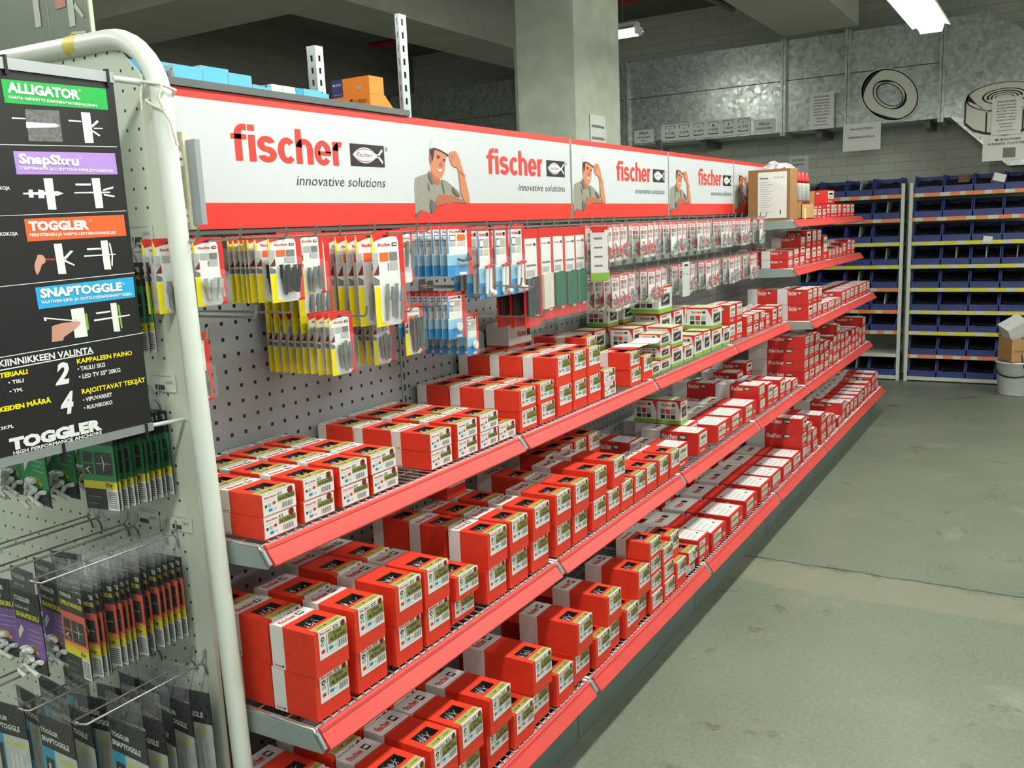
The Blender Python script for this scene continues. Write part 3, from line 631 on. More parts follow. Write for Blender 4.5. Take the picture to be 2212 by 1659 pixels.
def shelf_proto(yf):
    """wire shelf 0.99 m long, front edge at y = yf, wires' top at z = 0"""
    g = MB(); w = 0.0021
    n = 40
    for i in range(n):
        x = 0.014 + 0.972 * i / (n - 1)
        g.tube([(x, -0.012, -w), (x, yf + 0.014, -w), (x, yf + 0.009, -0.004), (x, yf + 0.009, -0.012)], w, steel, 5, False)
    k = 7
    for j in range(k):
        y = -0.02 + (yf + 0.04) * j / (k - 1)
        g.tube([(0.008, y, -3 * w), (0.992, y, -3 * w)], w * 1.1, steel, 5, False)
    g.tube([(0.008, yf + 0.014, -3 * w), (0.992, yf + 0.014, -3 * w)], w * 1.3, steel, 5, False)
    for x in (0.007, 0.993): g.tube([(x, -0.012, -w), (x, yf + 0.012, -w), (x, yf + 0.006, -0.012)], w * 1.6, steel, 6, False)
    p = MB()
    prof = [(yf + 0.010, -0.002), (yf + 0.002, 0.001), (yf - 0.001, -0.0015), (yf - 0.0035, -0.0075), (yf - 0.0025, -0.0095), (yf - 0.0245, -0.0365), (yf - 0.0235, -0.0400), (yf - 0.0175, -0.0400), (yf + 0.006, -0.0105)]
    p.prism(prof, (0.014, 0, 0), Y, Z, (0.972, 0, 0), red_rail)
    s = MB()
    pr = [(-0.004, -0.001), (yf + 0.012, -0.005), (yf + 0.001, -0.009), (yf - 0.017, -0.036), (yf - 0.012, -0.044), (yf + 0.05, -0.047), (-0.004, -0.060)]
    s.prism(pr, (0, 0, 0), Y, Z, (0.0035, 0, 0), grey_metal)
    s.prism([(yf + 0.012, -0.005), (yf + 0.001, -0.009), (yf - 0.017, -0.036), (yf - 0.012, -0.040), (yf + 0.006, -0.013)], (0, 0, 0), Y, Z, (0.010, 0, 0), grey_metal)
    return g.mesh('wire_shelf'), p.mesh('price_rail'), s.mesh('shelf_bracket')
SP = {}
def add_shelf(n, yf, z, label):
    key = round(yf, 4)
    if key not in SP: SP[key] = shelf_proto(yf)
    g, p, s = SP[key]
    r = put('wire_shelf', g, None, (n, 0, z)); tag(r, label, 'shelf', 'red-edged wire shelves of the gondola')
    put('price_rail', p, r)
    put('shelf_bracket', s, r, (0.002, 0, 0))
    put('shelf_bracket', s, r, (0.9945, 0, 0))
    return r
LEV = {1: 'upper', 2: 'middle', 3: 'bottom'}
for lv in (1, 2, 3):
    for n in range(6):
        yf, z = YF[lv], ZS[lv]
        if lv == 1 and n >= 4: yf, z = -0.538, 0.918
        add_shelf(n, yf, z, 'red-edged wire shelf, %s level, %s bay from the near end' % (LEV[lv], ORD[n + 1]))
for n in (4, 5):
    add_shelf(n, -0.440, 1.214, 'red-edged wire shelf just below the topmost one, %s bay from the near end' % ORD[n + 1])
    add_shelf(n, -0.440, 1.484, 'topmost red-edged wire shelf, %s bay from the near end' % ORD[n + 1])

YS = -0.098
skin = mat('printed_skin', (196, 124, 88), 0.5, var=0.03); skin2 = mat('printed_skin_shade', (170, 96, 64), 0.5, var=0.03)
shirt = mat('printed_grey_shirt', (140, 140, 126), 0.55, var=0.10, scale=120); shirt2 = mat('printed_shirt_fold', (92, 96, 88), 0.55, var=0.08, scale=120)
hair = mat('printed_hair', (44, 34, 30), 0.5, var=0.0); helmet = mat('printed_helmet', (206, 206, 208), 0.45, var=0.02)
sign_panel = mat('sign_panel_white', (200, 206, 207), 0.4, var=0.015)
sign_edge = mat('sign_edge', (190, 194, 190), 0.4, var=0.0)
PCOL = {'skin': skin, 'skin2': skin2, 'shirt': shirt, 'shirt2': shirt2, 'hair': hair, 'helmet': helmet, 'white': white_p}
def clip_left(P, u0):
    out = []
    for i in range(len(P)):
        a, b = P[i - 1], P[i]
        if (a[0] >= u0) != (b[0] >= u0):
            t = (u0 - a[0]) / (b[0] - a[0]); out.append((u0, a[1] + t * (b[1] - a[1])))
        if b[0] >= u0: out.append(b)
    return out
def sign_protos(sh=0.0):
    W, H = 0.995, 0.3005
    b = MB()
    b.box(0, W, 0.0, 0.010, 0, H, sign_edge, 'f')
    o = (0, 0, 0)
    b.rect(0, W, 0, 0.058, o, X, Z, red_sign); b.rect(0, W, 0.058, H - 0.020, o, X, Z, sign_panel); b.rect(0, W, H - 0.020, H, o, X, Z, red_sign)
    root = b.mesh('sign_board')
    t = MB(); t.text('fischer', 0.405 - sh, 0.153, 0.374, 0.083, (0, -0.001, 0), X, Z, red_sign, 0.045)
    l = MB(); fish_logo(l, 0.808 - sh, 0.155, 0.141, 0.058, (0, -0.001, 0), X, Z, (0, -0.0004, 0))
    l.ring(0.960 - sh, 0.205, 0.006, 0.006, 0.82, (0, -0.001, 0), X, Z, dark, 14); l.text('R', 0.957 - sh, 0.202, 0.006, 0.006, (0, -0.001, 0), X, Z, dark, 0.0)
    s = MB(); s.text('innovative solutions', 0.602 - sh, 0.101, 0.345, 0.026, (0, -0.001, 0), X, Z, dark, -0.006, 0.22)
    m = MB()
    for i, (c, P) in enumerate(WORKER):
        P = clip_left([(p[0] - sh, p[1]) for p in P], 0.002)
        if len(P) > 2: m.flat(P, (0, -0.0008 - 0.00012 * i, 0), X, Z, PCOL[c])
    if not sh: m.text('fischer', 0.152, 0.242, 0.04, 0.006, (0, -0.0060, 0), (0.90, 0, -0.42), (0.42, 0, 0.90), red_sign, 0.02)
    return root, (('brand_lettering', t.mesh('brand_lettering')), ('fish_emblem', l.mesh('fish_emblem')), ('slogan', s.mesh('slogan')), ('printed_worker', m.mesh('printed_worker')))
sp_ = sign_protos()
for i, (x0, w_) in enumerate(((-0.020, 'nearest, partly behind white tube'), (0.975, 'right of the tall post'), (1.985, 'third from the near end'), (2.995, 'fourth, ending at the cardboard box'), (4.005, 'fifth, mostly behind the cardboard box'))):
    place('sign_board', sp_ if i else sign_protos(0.077), (x0, YS, 1.5315), 'red and white sign board with printed worker, ' + w_, 'sign', 'sign boards along the top of the gondola')
b = MB(); b.box(-0.015, 0.972, -0.104, 0.30, 1.833, 1.838, dgrey_metal); b.box(-0.015, 0.972, -0.106, -0.102, 1.833, 1.849, dgrey_metal); b.box(-0.015, 0.972, 0.296, 0.30, 1.833, 1.849, dgrey_metal)
for x in (0.02, 0.95): b.box(x, x + 0.02, 0.01, 0.04, 1.534, 1.833, dgrey_metal)
tag(b.build('top_shelf'), 'dark grey steel top shelf above the first sign board', 'shelf')

def slotted_post(x, y, z0, z1, label, second=0.034):
    r = empty('slotted_post', (x, y, z0), label, 'post')
    h = z1 - z0; galv_s = mat('galvanised_post', (176, 184, 184), 0.3, 0.7, var=0.06)
    b = MB()
    for s_ in (0, 1):
        fx = lambda a, c: (a, c)
        # two flanges of an angle, each with keyhole slots left open
        n = int((h - 0.1) / 0.036)
        for k in range(n + 1):
            za, zb = 0.1 + k * 0.036 if k else 0.0, 0.1 + (k + 1) * 0.036
            zs = zb - 0.018
            if k == n: zs, zb = h, h
            if s_ == 0:
                b.box(0, 0.034, -0.001, 0.001, za, zs, galv_s)
                if zb > zs: b.box(0, 0.011, -0.001, 0.001, zs, zb, galv_s); b.box(0.021, 0.034, -0.001, 0.001, zs, zb, galv_s)
            else:
                b.box(-0.001, 0.001, 0, second, za, zs, galv_s)
                if zb > zs: b.box(-0.001, 0.001, 0, second * .33, zs, zb, galv_s); b.box(-0.001, 0.001, second * .62, second, zs, zb, galv_s)
    b.build('angle_profile', r)
    return r
slotted_post(0.9725, -0.084, 1.535, 2.115, 'tall slotted steel post standing between the first two sign boards', 0.012)
slotted_post(1.0, 0.262, 1.52, 2.08, 'shorter slotted steel post behind the blue cartons on top')
# ------------------------------------------------------------------ screw cartons
CONT = {}
def screws_mesh(w, d, key, n=13):
    """loose screws seen through the carton's window, lying in the pocket"""
    if key in CONT: return CONT[key]
    rnd = random.Random(int(w * 1e4) + int(d * 1e3))
    b = MB()
    for i in range(n):
        cx = rnd.uniform(-0.22, 0.22) * w; cy = rnd.uniform(-0.006, 0.006); a = rnd.uniform(0.3, 2.2) if rnd.random() < .8 else rnd.uniform(0, 6.28)
        L = rnd.uniform(0.09, 0.15) * w; z = -0.0125 + 0.0003 * i
        ca, sa = math.cos(a) * L, math.sin(a) * L
        p = Vector((cx - ca, cy - sa, z)); q_ = Vector((cx + ca, cy + sa, z + rnd.uniform(-.001, .0025)))
        b.tube([p, q_, q_ + (q_ - p) * 0.03], [0.0013, 0.0014, 0.0034], zinc, 5)
    CONT[key] = b.mesh('screws')
    return CONT[key]

def carton_body(w, d, h):
    b = MB(); hw = w / 2; yb = d * 0.70
    wx, wy0, dp = 0.30 * w, 0.034, 0.016
    wy1 = wy0 + 0.036
    if h < 0.05: yb = d * 0.76
    if d > 0.13: yb = d * 0.68
    F = b.face
    F([(-hw, 0, 0), (hw, 0, 0), (hw, 0, h), (-hw, 0, h)], red)
    F([(hw, d, 0), (-hw, d, 0), (-hw, d, h), (hw, d, h)], white_c)
    for s_ in (-1, 1):
        x = s_ * hw
        P = [(x, 0, 0), (x, yb, 0), (x, yb, h), (x, 0, h)]; Q = [(x, yb, 0), (x, d, 0), (x, d, h), (x, yb, h)]
        F(P if s_ > 0 else P[::-1], red); F(Q if s_ > 0 else Q[::-1], white_c)
    F([(-hw, 0, 0), (-hw, d, 0), (hw, d, 0), (hw, 0, 0)], red)
    F([(-hw, yb, h), (hw, yb, h), (hw, d, h), (-hw, d, h)], white_c)
    for (a0, a1, c0, c1) in ((-hw, hw, 0, wy0), (-hw, hw, wy1, yb), (-hw, -wx, wy0, wy1), (wx, hw, wy0, wy1)):
        F([(a0, c0, h), (a1, c0, h), (a1, c1, h), (a0, c1, h)], red)
    q_ = h - dp
    F([(-wx, wy0, q_), (wx, wy0, q_), (wx, wy1, q_), (-wx, wy1, q_)], pocket)
    F([(-wx, wy0, q_), (-wx, wy0, h), (wx, wy0, h), (wx, wy0, q_)], pocket); F([(-wx, wy1, h), (-wx, wy1, q_), (wx, wy1, q_), (wx, wy1, h)], pocket)
    F([(-wx, wy1, q_), (-wx, wy1, h), (-wx, wy0, h), (-wx, wy0, q_)], pocket); F([(wx, wy0, q_), (wx, wy0, h), (wx, wy1, h), (wx, wy1, q_)], pocket)
    # lid and side printing
    o = (-hw, yb, h + 0.0004)
    b.text('fischer', w * 0.10, (d - yb) * 0.34, w * 0.46, (d - yb) * 0.34, o, X, Y, red_print, 0.03)
    b.rect(w * 0.62, w * 0.80, (d - yb) * 0.32, (d - yb) * 0.70, o, X, Y, black); b.rect(w * 0.645, w * 0.775, (d - yb) * 0.42, (d - yb) * 0.60, (o[0], o[1], o[2] + 0.0003), X, Y, white_p)
    b.rect(0, w, (d - yb) * 0.0, (d - yb) * 0.06, o, X, Y, red_print)
    o = (-hw - 0.0004, d, 0)
    b.text('fischer', (d - yb) * 0.18, h * 0.05, (d - yb) * 0.5, h * 0.045, o, NY, Z, red_print, 0.03)
    b.rect((d - yb) * 0.72, (d - yb) * 0.88, h * 0.05, h * 0.095, o, NY, Z, dark)
    return b.mesh('screw_carton')

def carton_label(w, d, h, txt, low):
    b = MB(); e = 0.0006
    o = Vector((-w / 2, -e, 0)); f = Vector((0, -0.0003, 0))
    a0, a1 = (0.02 * w, 0.98 * w) if low else (0.13 * w, 0.985 * w)
    z0 = 0.04 * h if low else (0.36 * h if h > 0.075 else 0.2 * h)
    H = h - z0; W = a1 - a0
    b.rect(a0, a1, z0, h, o, X, Z, white_p)
    # wrap over the lid
    ot = Vector((-w / 2, 0, h + e)); ds = 0.030 if low else 0.024
    b.rect(a0, a1, 0, ds, ot, X, Y, olive_lit); b.rect(a0, a1, -e, ds * 0.14, ot + Vector((0, 0, .0003)), X, Y, white_p)
    b.text('TX 20', a0 + W * .12, ds * .45, W * .22, ds * .2, ot + Vector((0, 0, .0003)), X, Y, dark, 0.0)
    b.ell(a0 + W * .42, ds * .55, ds * .12, ds * .12, ot + Vector((0, 0, .0003)), X, Y, dark, 10)
    b.text(txt, a0 + W * .62, ds * .4, W * .26, ds * .26, ot + Vector((0, 0, .0003)), X, Y, dark, 0.0)
    o2 = o + f; o3 = o2 + f
    R = lambda x0, x1, y0, y1, m, oo=o2: b.rect(a0 + W * x0, a0 + W * x1, z0 + H * y0, z0 + H * y1, oo, X, Z, m)
    T = lambda t, x0, x1, y0, hh, m, bo=.02, oo=o3: b.text(t, a0 + W * x0, z0 + H * y0, W * (x1 - x0), H * hh, oo, X, Z, m, bo)
    if low:
        T('fischer', .05, .42, .78, .10, red_print, .035, o2); R(.46, .58, .77, .89, black)
        R(.48, .56, .80, .86, white_p, o3)
        R(.44, .97, .46, .74, olive); T(txt, .60, .95, .52, .16, dark); T('200', .47, .58, .54, .09, dark)
        b.ell(a0 + W * .84, z0 + H * .86, W * .085, W * .085, o3, X, Z, maroon, 14)
        T('Schnellbauschraube', .05, .38, .66, .035, grey_ink, 0, o2)
        b.ell(a0 + W * .09, z0 + H * .44, W * .035, W * .035, o2, X, Z, dark, 10); R(.16, .24, .38, .52, grey_ink); R(.17, .23, .40, .50, cream_ink, o3); R(.29, .38, .42, .56, red_print)
        R(.16, .27, .14, .28, blue_ink); T('CE', .31, .40, .16, .10, grey_ink, .0, o2)
        for i in range(9): R(.56 + i * .038, .575 + i * .038 + .012 * (i % 2), .10, .36, grey_ink)
    else:
        T('fischer', .05, .46, .86, .08, red_print, .035, o2); R(.52, .68, .85, .95, black); R(.55, .65, .875, .925, white_p, o3)
        R(.32, .995, .40, .82, olive); T('200', .48, .80, .66, .09, dark); T(txt, .38, .94, .47, .14, dark, .02)
        b.ell(a0 + W * .86, z0 + H * .89, W * .08, W * .08, o3, X, Z, maroon, 14)
        b.ell(a0 + W * .13, z0 + H * .70, W * .065, W * .065, o2, X, Z, dark, 12); b.ell(a0 + W * .13, z0 + H * .70, W * .03, W * .03, o3, X, Z, white_p, 8)
        R(.07, .19, .46, .58, grey_ink); R(.085, .175, .475, .565, cream_ink, o3); R(.07, .19, .20, .32, red_print)
        R(.255, .275, .16, .80, grey_ink)
        R(.33, .47, .20, .32, blue_ink); T('CE', .50, .60, .22, .08, grey_ink, .0, o2)
        for i in range(9): R(.64 + i * .038, .655 + i * .038 + .012 * (i % 2), .12, .36, grey_ink)
        T('Spanplattenschraube', .33, .60, .10, .03, grey_ink, 0, o2)
    return b.mesh('printed_label')

DIM = {'S': (0.094, 0.121, 0.0452), 'M': (0.098, 0.121, 0.0610), 'L': (0.096, 0.120, 0.0925), 'N': (0.096, 0.143, 0.0925), 'P': (0.096, 0.168, 0.0925), 'X': (0.098, 0.190, 0.0925), 'Y': (0.098, 0.222, 0.0925)}
BODY, LABEL = {}, {}
def carton_proto(t, txt):
    w, d, h = DIM[t]
    if t not in BODY: BODY[t] = carton_body(w, d, h)
    if (t, txt) not in LABEL: LABEL[(t, txt)] = carton_label(w, d, h, txt, t == 'S')
    return BODY[t], LABEL[(t, txt)], screws_mesh(w, d, (t,))
TYPEW = {'S': 'flat', 'M': 'medium', 'L': 'tall', 'N': 'tall', 'P': 'tall', 'X': 'long', 'Y': 'long'}
LAYW = {1: ('single',), 2: ('lower', 'upper'), 3: ('lowest', 'middle', 'top'), 4: ('lowest', 'second lowest', 'second highest', 'top')}
ROWW = ['front', 'second', 'third', 'fourth']
SHELFW = {1: 'upper', 2: 'middle', 3: 'bottom'}
def put_carton(t, txt, x, y, z, label, group, rz=0.0):
    bm_, lm, cm = carton_proto(t, txt)
    r = put('screw_carton', bm_, None, (x, y, z), rz); tag(r, label, 'box', group)
    put('printed_label', lm, r); put('screws', cm, r, (0, 0.052, DIM[t][2]))
    return r
def column(lv, k, xl, t, layers, rows, txt, yfront, shift=(), rowshift=0.0):
    """one column of cartons standing on long shelf lv; xl = left edge"""
    w, d, h = DIM[t]; z0 = ZS[lv] + 0.0006
    rnd = random.Random(lv * 100 + k)
    for j in range(rows):
        for i in range(layers):
            dx = rnd.uniform(-.003, .003); dy = (shift[i] if i < len(shift) and j == 0 else 0.0)
            lab = 'red %s carton marked %s, %s shelf, %s column, %s row, %s layer' % (TYPEW[t], txt, SHELFW[lv], ORD[k], ROWW[j], LAYW[layers][i])
            put_carton(t, txt, xl + w / 2 + dx, yfront + j * (d + 0.004) + dy + rnd.uniform(0, .002), z0 + i * (h + 0.0012), lab, 'red screw cartons on the %s shelf' % SHELFW[lv], rnd.uniform(-.012, .012))

S1 = [(.030, 'S', 2, 3, '3,5x25'), (.146, 'S', 2, 3, '3,5x30'), (.257, 'S', 2, 3, '3,5x35'), (.365, 'S', 2, 3, '3,5x40'), (.590, 'S', 2, 3, '4,0x25'), (.712, 'S', 2, 3, '4,0x30'),
      (.820, 'S', 2, 3, '4,0x35'), (.918, 'S', 1, 1, '4,0x35'), (1.035, 'M', 2, 3, '4,0x40'), (1.148, 'M', 2, 3, '4,0x45'), (1.265, 'L', 2, 3, '4,0x50'), (1.376, 'L', 2, 3, '4,0x60'), (1.487, 'L', 2, 2, '4,0x70'), (1.607, 'S', 2, 1, '4,5x30'),
      (1.824, 'M', 2, 1, '4,5x40'), (1.942, 'L', 1, 1, '4,5x50')]
for k, (x, t, L, R_, txt) in enumerate(S1): column(1, k + 1, x, t, L, R_, txt, -.394)
S2 = [(.030, 'L', 2, 3, '4,5x60'), (.149, 'N', 2, 2, '4,5x70'), (.284, 'P', 2, 2, '4,5x80'), (.391, 'P', 2, 2, '4,5x80'), (.514, 'M', 2, 1, '5,0x40'), (.656, 'L', 2, 3, '5,0x45'), (.767, 'N', 2, 2, '5,0x50'), (.887, 'N', 2, 2, '5,0x60'),
      (1.022, 'P', 2, 1, '5,0x70'), (1.138, 'P', 2, 2, '5,0x80'), (1.270, 'X', 1, 1, '5,0x90'), (1.380, 'X', 1, 1, '6,0x40'), (1.488, 'N', 1, 1, '6,0x50'), (1.598, 'N', 1, 1, '6,0x60'), (1.706, 'P', 1, 1, '6,0x70'), (1.818, 'P', 1, 1, '6,0x80'), (1.932, 'P', 1, 1, '6,0x90')]
for k, (x, t, L, R_, txt) in enumerate(S2): column(2, k + 1, x, t, L, R_, txt, -.503, (0.0, -0.006) if k != 4 else (0.012, -0.004))
for k, (x, y, txt) in enumerate(((1.288, -.50, '5,0x100'), (1.432, -.50, '6,0x100'))):
    put_carton('Y', txt, x + .048, y, ZS[2] + 0.0952 + .0006, 'red long carton marked %s, second layer of middle shelf, %s of two' % (txt, ('nearer', 'farther')[k]), 'red screw cartons on the middle shelf')
for k, x in enumerate((1.40, 1.51, 1.62, 1.73)):
    for i in range(2): put_carton('N', '5,0x120', x + .048, -.262, ZS[2] + .0006 + i * .0938, 'red tall carton marked 5,0x120, back row of middle shelf, %s column, %s layer' % (ORD[k + 1], LAYW[2][i]), 'red screw cartons on the middle shelf')
put_carton('N', '5,0x70', .905, -.245, ZS[2] + 2 * .0940 + .001, 'red tall carton marked 5,0x70 stacked highest under the upper shelf', 'red screw cartons on the middle shelf')
S3 = [(.008, 'P', 2, 2, '5,0x90'), (.130, 'P', 2, 2, '6,0x60'), (.246, 'X', 2, 2, '6,0x70'), (.355, 'X', 2, 2, '6,0x70'), (.486, 'X', 2, 1, '6,0x80'), (.592, 'X', 1, 2, '6,0x80'), (.695, 'Y', 2, 1, '6,0x80'), (.820, 'X', 1, 2, '6,0x90'), (.942, 'X', 2, 1, '6,0x90'), (1.060, 'X', 1, 2, '6,0x100'),
      (1.150, 'X', 2, 1, '6,0x120'), (1.276, 'X', 1, 2, '6,0x130'), (1.372, 'X', 2, 1, '6,0x140'), (1.484, 'M', 4, 1, '6,0x40'), (1.600, 'M', 3, 1, '6,0x50'), (1.722, 'X', 1, 1, '8,0x80'), (1.845, 'S', 2, 1, '6,0x30')]
for k, (x, t, L, R_, txt) in enumerate(S3): column(3, k + 1, x, t, L, R_, txt, -.603, (0.008, -0.004) if L == 2 else (-0.004,))
put_carton('L', '8,0x80', 1.738 + .04, -.575, ZS[3] + .0940, 'red tall carton marked 8,0x80 lying on the sixteenth column of bottom shelf', 'red screw cartons on the bottom shelf')

# upright screw pack standing behind the small cartons on the upper shelf
r = empty('bulk_screw_box', (1.45, -0.11, ZS[1] + 0.002), 'upright red and white bulk screw box with side window behind upper shelf cartons', 'box')
b = MB(); b.box(0, .155, 0, .09, 0, .19, red); b.box(-.0006, .1556, -.0006, .0906, .19, .262, white_c); b.box(0.112, .15, -.0008, 0, .09, .185, pocket, 'k'); b.build('carton_body', r)
b = MB()
rnd = random.Random(4)
for i in range(18):
    p = Vector((.131 + rnd.uniform(-.014, .014), -.0015, .135 + rnd.uniform(-.04, .04))); a = rnd.uniform(.4, 2.7)
    q_ = Vector((math.cos(a) * .018, rnd.uniform(-.002, 0), math.sin(a) * .018)); p2 = p + q_; p1 = p - q_
    for v_ in (p1, p2): v_.x = min(max(v_.x, .113), .149); v_.z = min(max(v_.z, .092), .184)
    b.tube([p1, p2], .0018, zinc, 5)
b.build('screws', r)
b = MB(); b.text('fischer', .06, .215, .06, .02, (0, -.0012, 0), X, Z, red_print, .03); b.rect(.125, .15, .213, .237, (0, -.0012, 0), X, Z, black); b.build('printed_label', r)

# ------------------------------------------------------------------ long red plug boxes
def plug_box_proto(w, d, h, kind):
    b = MB(); hw = w / 2; yb = d * 0.66
    b.box(-hw, hw, 0, yb, 0, h, red_print, 'k'); b.box(-hw, hw, yb, d, 0, h, white_c, 'f')
    o = (-hw - .0005, yb, 0)
    hh = min(0.30 * h, 0.024)
    b.text('fischer', yb * .04, h * .90 - hh, yb * .42, hh, o, NY, Z, white_p, .04)
    b.ell(yb * .60, h * .90 - hh * .45, yb * .11, hh * .5, o, NY, Z, dark, 14); b.ell(yb * .60, h * .90 - hh * .45, yb * .085, hh * .3, (o[0] - .0004, o[1], o[2]), NY, Z, cream_ink, 12)
    o = (-hw, yb, h + .0005)
    b.text('fischer', w * .25, d * .12, w * .34, d * .10, o, X, Y, red_print, .03); b.rect(w * .64, w * .78, d * .12, d * .21, o, X, Y, black)
    l = MB(); e = .0006
    ot = (-hw, 0, h + e); ot2 = (-hw, 0, h + 2 * e)
    l.rect(w * .06, w * .94, d * .03, d * .46, ot, X, Y, white_p)
    for i in range(3): l.rect(w * .14, w * (.5 + .1 * i), d * (.10 + .08 * i), d * (.112 + .08 * i), ot2, X, Y, lgrey_ink)
    l.rect(w * .06, w * .94, d * .32, d * .325, ot2, X, Y, grey_ink); l.rect(w * .12, w * .2, d * .39, d * .42, ot2, X, Y, dark); l.rect(w * .7, w * .78, d * .12, d * .15, ot2, X, Y, dark)
    of = (-hw, -e, 0); of2 = (-hw, -2 * e, 0)
    if kind == 0:
        l.rect(w * .10, w * .62, h * .30, h * .92, of, X, Z, white_p); l.rect(w * .12, w * .60, h * .55, h * .70, of2, X, Z, olive); l.rect(w * .12, w * .60, h * .34, h * .50, of2, X, Z, cream_ink)
        l.text('fischer', w * .14, h * .76, w * .3, h * .1, of2, X, Z, red_print, .02); l.ell(w * .80, h * .4, w * .09, h * .09, of, X, Z, cream_ink, 12)
        l.text('fischer', w * .12, h * .08, w * .4, h * .13, of, X, Z, white_p, .03)
    else:
        l.rect(w * .14, w * .90, h * .34, h * .92, of, X, Z, white_p); l.rect(w * .20, w * .84, h * .60, h * .84, of2, X, Z, cream_ink); l.rect(w * .30, w * .76, h * .66, h * .78, of2, X, Z, grey_ink)
        for i in range(7): l.rect(w * (.24 + .08 * i), w * (.27 + .08 * i), h * .40, h * .54, of2, X, Z, grey_ink)
        l.text('fischer', w * .2, h * .1, w * .5, h * .12, of, X, Z, white_p, .03)
    return b.mesh('plug_carton'), (('printed_label', l.mesh('printed_label')),)
PB = {}
def plug_box(w, d, h, kind, x, y, z, label, group='long red plug cartons', rz=0.0):
    key = (w, d, h, kind)
    if key not in PB: PB[key] = plug_box_proto(w, d, h, kind)
    return place('plug_carton', PB[key], (x + w / 2, y, z + .0008), label, 'box', group, rz)
def run(specs, z, yf, name, group):
    """specs: (left edge, width, depth, height, kind, layers, rows)"""
    k = 0
    for (x, w, d, h, kd, L, R_) in specs:
        k += 1
        for j in range(R_):
            for i in range(L):
                plug_box(w, d, h, kd, x, yf + j * (d + .004) + random.uniform(0, .006), z + i * (h + .0012), 'red plug carton, %s, %s column, %s row, %s layer' % (name, ORD[k], ROWW[j], LAYW[L][i]), group, random.uniform(-.006, .006))
# middle shelf beyond the screw cartons
r_ = run([(2.045, .118, .20, .088, 1, 1, 2), (2.280, .118, .25, .093, 1, 1, 1), (2.515, .186, .24, .0755, 0, 1, 1), (2.715, .188, .24, .0765, 0, 1, 1), (2.912, .19, .24, .0825, 0, 1, 1), (3.156, .105, .22, .0685, 1, 2, 2), (3.30, .10, .22, .122, 1, 1, 1), (3.41, .10, .22, .085, 1, 1, 2), (3.53, .11, .22, .105, 1, 1, 1), (3.66, .11, .22, .07, 1, 1, 2), (3.80, .13, .24, .055, 1, 1, 1)], ZS[2], -.492, 'middle shelf beyond screw cartons', 'plug cartons in the middle bays of the middle shelf')
r_ = run([(4.02, .105, .32, .068, 1, 4, 1), (4.135, .12, .32, .066, 1, 4, 1), (4.27, .12, .32, .064, 1, 4, 1), (4.41, .10, .30, .058, 1, 3, 1), (4.52, .12, .30, .06, 1, 3, 1), (4.66, .10, .30, .08, 1, 2, 1), (4.77, .10, .3, .06, 1, 3, 1), (4.89, .10, .3, .06, 1, 4, 1), (5.02, .10, .3, .055, 1, 3, 1), (5.14, .11, .3, .055, 1, 3, 1), (5.27, .10, .3, .06, 1, 2, 1), (5.39, .10, .3, .05, 1, 3, 1), (5.51, .12, .3, .05, 1, 3, 1), (5.65, .10, .3, .065, 1, 2, 1), (5.77, .12, .3, .065, 1, 3, 1)], ZS[2], -.505, 'middle shelf last two bays', 'plug cartons in the far bays of the middle shelf')
r_ = run([(1.975, .122, .28, .092, 0, 1, 1), (2.125, .183, .30, .074, 0, 1, 1), (2.350, .183, .30, .074, 0, 1, 1), (2.580, .185, .30, .074, 0, 1, 1), (2.815, .18, .30, .074, 0, 1, 1), (3.005, .172, .30, .074, 1, 1, 1), (3.192, .172, .30, .074, 1, 1, 1), (3.392, .17, .30, .074, 1, 1, 1), (3.585, .10, .30, .078, 1, 3, 1), (3.70, .10, .28, .06, 1, 3, 1), (3.82, .12, .3, .06, 1, 2, 1)], ZS[3], -.600, 'bottom shelf beyond screw cartons', 'plug cartons in the middle bays of the bottom shelf')
r_ = run([(4.02, .14, .30, .055, 1, 3, 1), (4.19, .13, .3, .06, 1, 2, 1), (4.34, .10, .3, .05, 1, 2, 1), (4.50, .10, .3, .055, 1, 1, 1), (4.62, .11, .3, .062, 1, 2, 1), (4.76, .10, .3, .085, 1, 1, 1), (4.88, .10, .3, .085, 1, 1, 1), (5.0, .11, .3, .085, 1, 1, 1), (5.13, .10, .3, .09, 1, 1, 1), (5.25, .11, .3, .09, 1, 1, 1), (5.38, .11, .3, .09, 1, 1, 1), (5.51, .12, .3, .10, 1, 1, 1), (5.65, .11, .3, .06, 1, 2, 1), (5.78, .12, .3, .065, 1, 2, 1)], ZS[3], -.600, 'bottom shelf last two bays', 'plug cartons in the far bays of the bottom shelf')
# second row at the back of the bottom shelf
r_ = run([(2.05, .15, .2, .05, 1, 1, 1), (2.25, .15, .2, .05, 1, 1, 1), (2.42, .12, .16, .13, 0, 1, 1), (2.62, .15, .2, .05, 1, 1, 1), (2.80, .12, .16, .10, 1, 1, 1), (2.98, .15, .2, .05, 1, 1, 1), (3.15, .12, .16, .13, 0, 1, 1), (3.4, .15, .2, .07, 1, 1, 1)], ZS[3], -.285, 'back row of bottom shelf', 'plug cartons in the back row of the bottom shelf')
r_ = run([(2.06, .10, .16, .075, 1, 1, 1), (2.54, .15, .2, .06, 1, 1, 1), (2.74, .15, .2, .06, 1, 1, 1), (2.93, .15, .2, .06, 1, 1, 1), (3.42, .11, .2, .10, 1, 1, 1), (3.6, .12, .2, .12, 1, 1, 1), (3.76, .12, .2, .075, 1, 2, 1)], ZS[2], -.245, 'back row of middle shelf', 'plug cartons in the back row of the middle shelf')
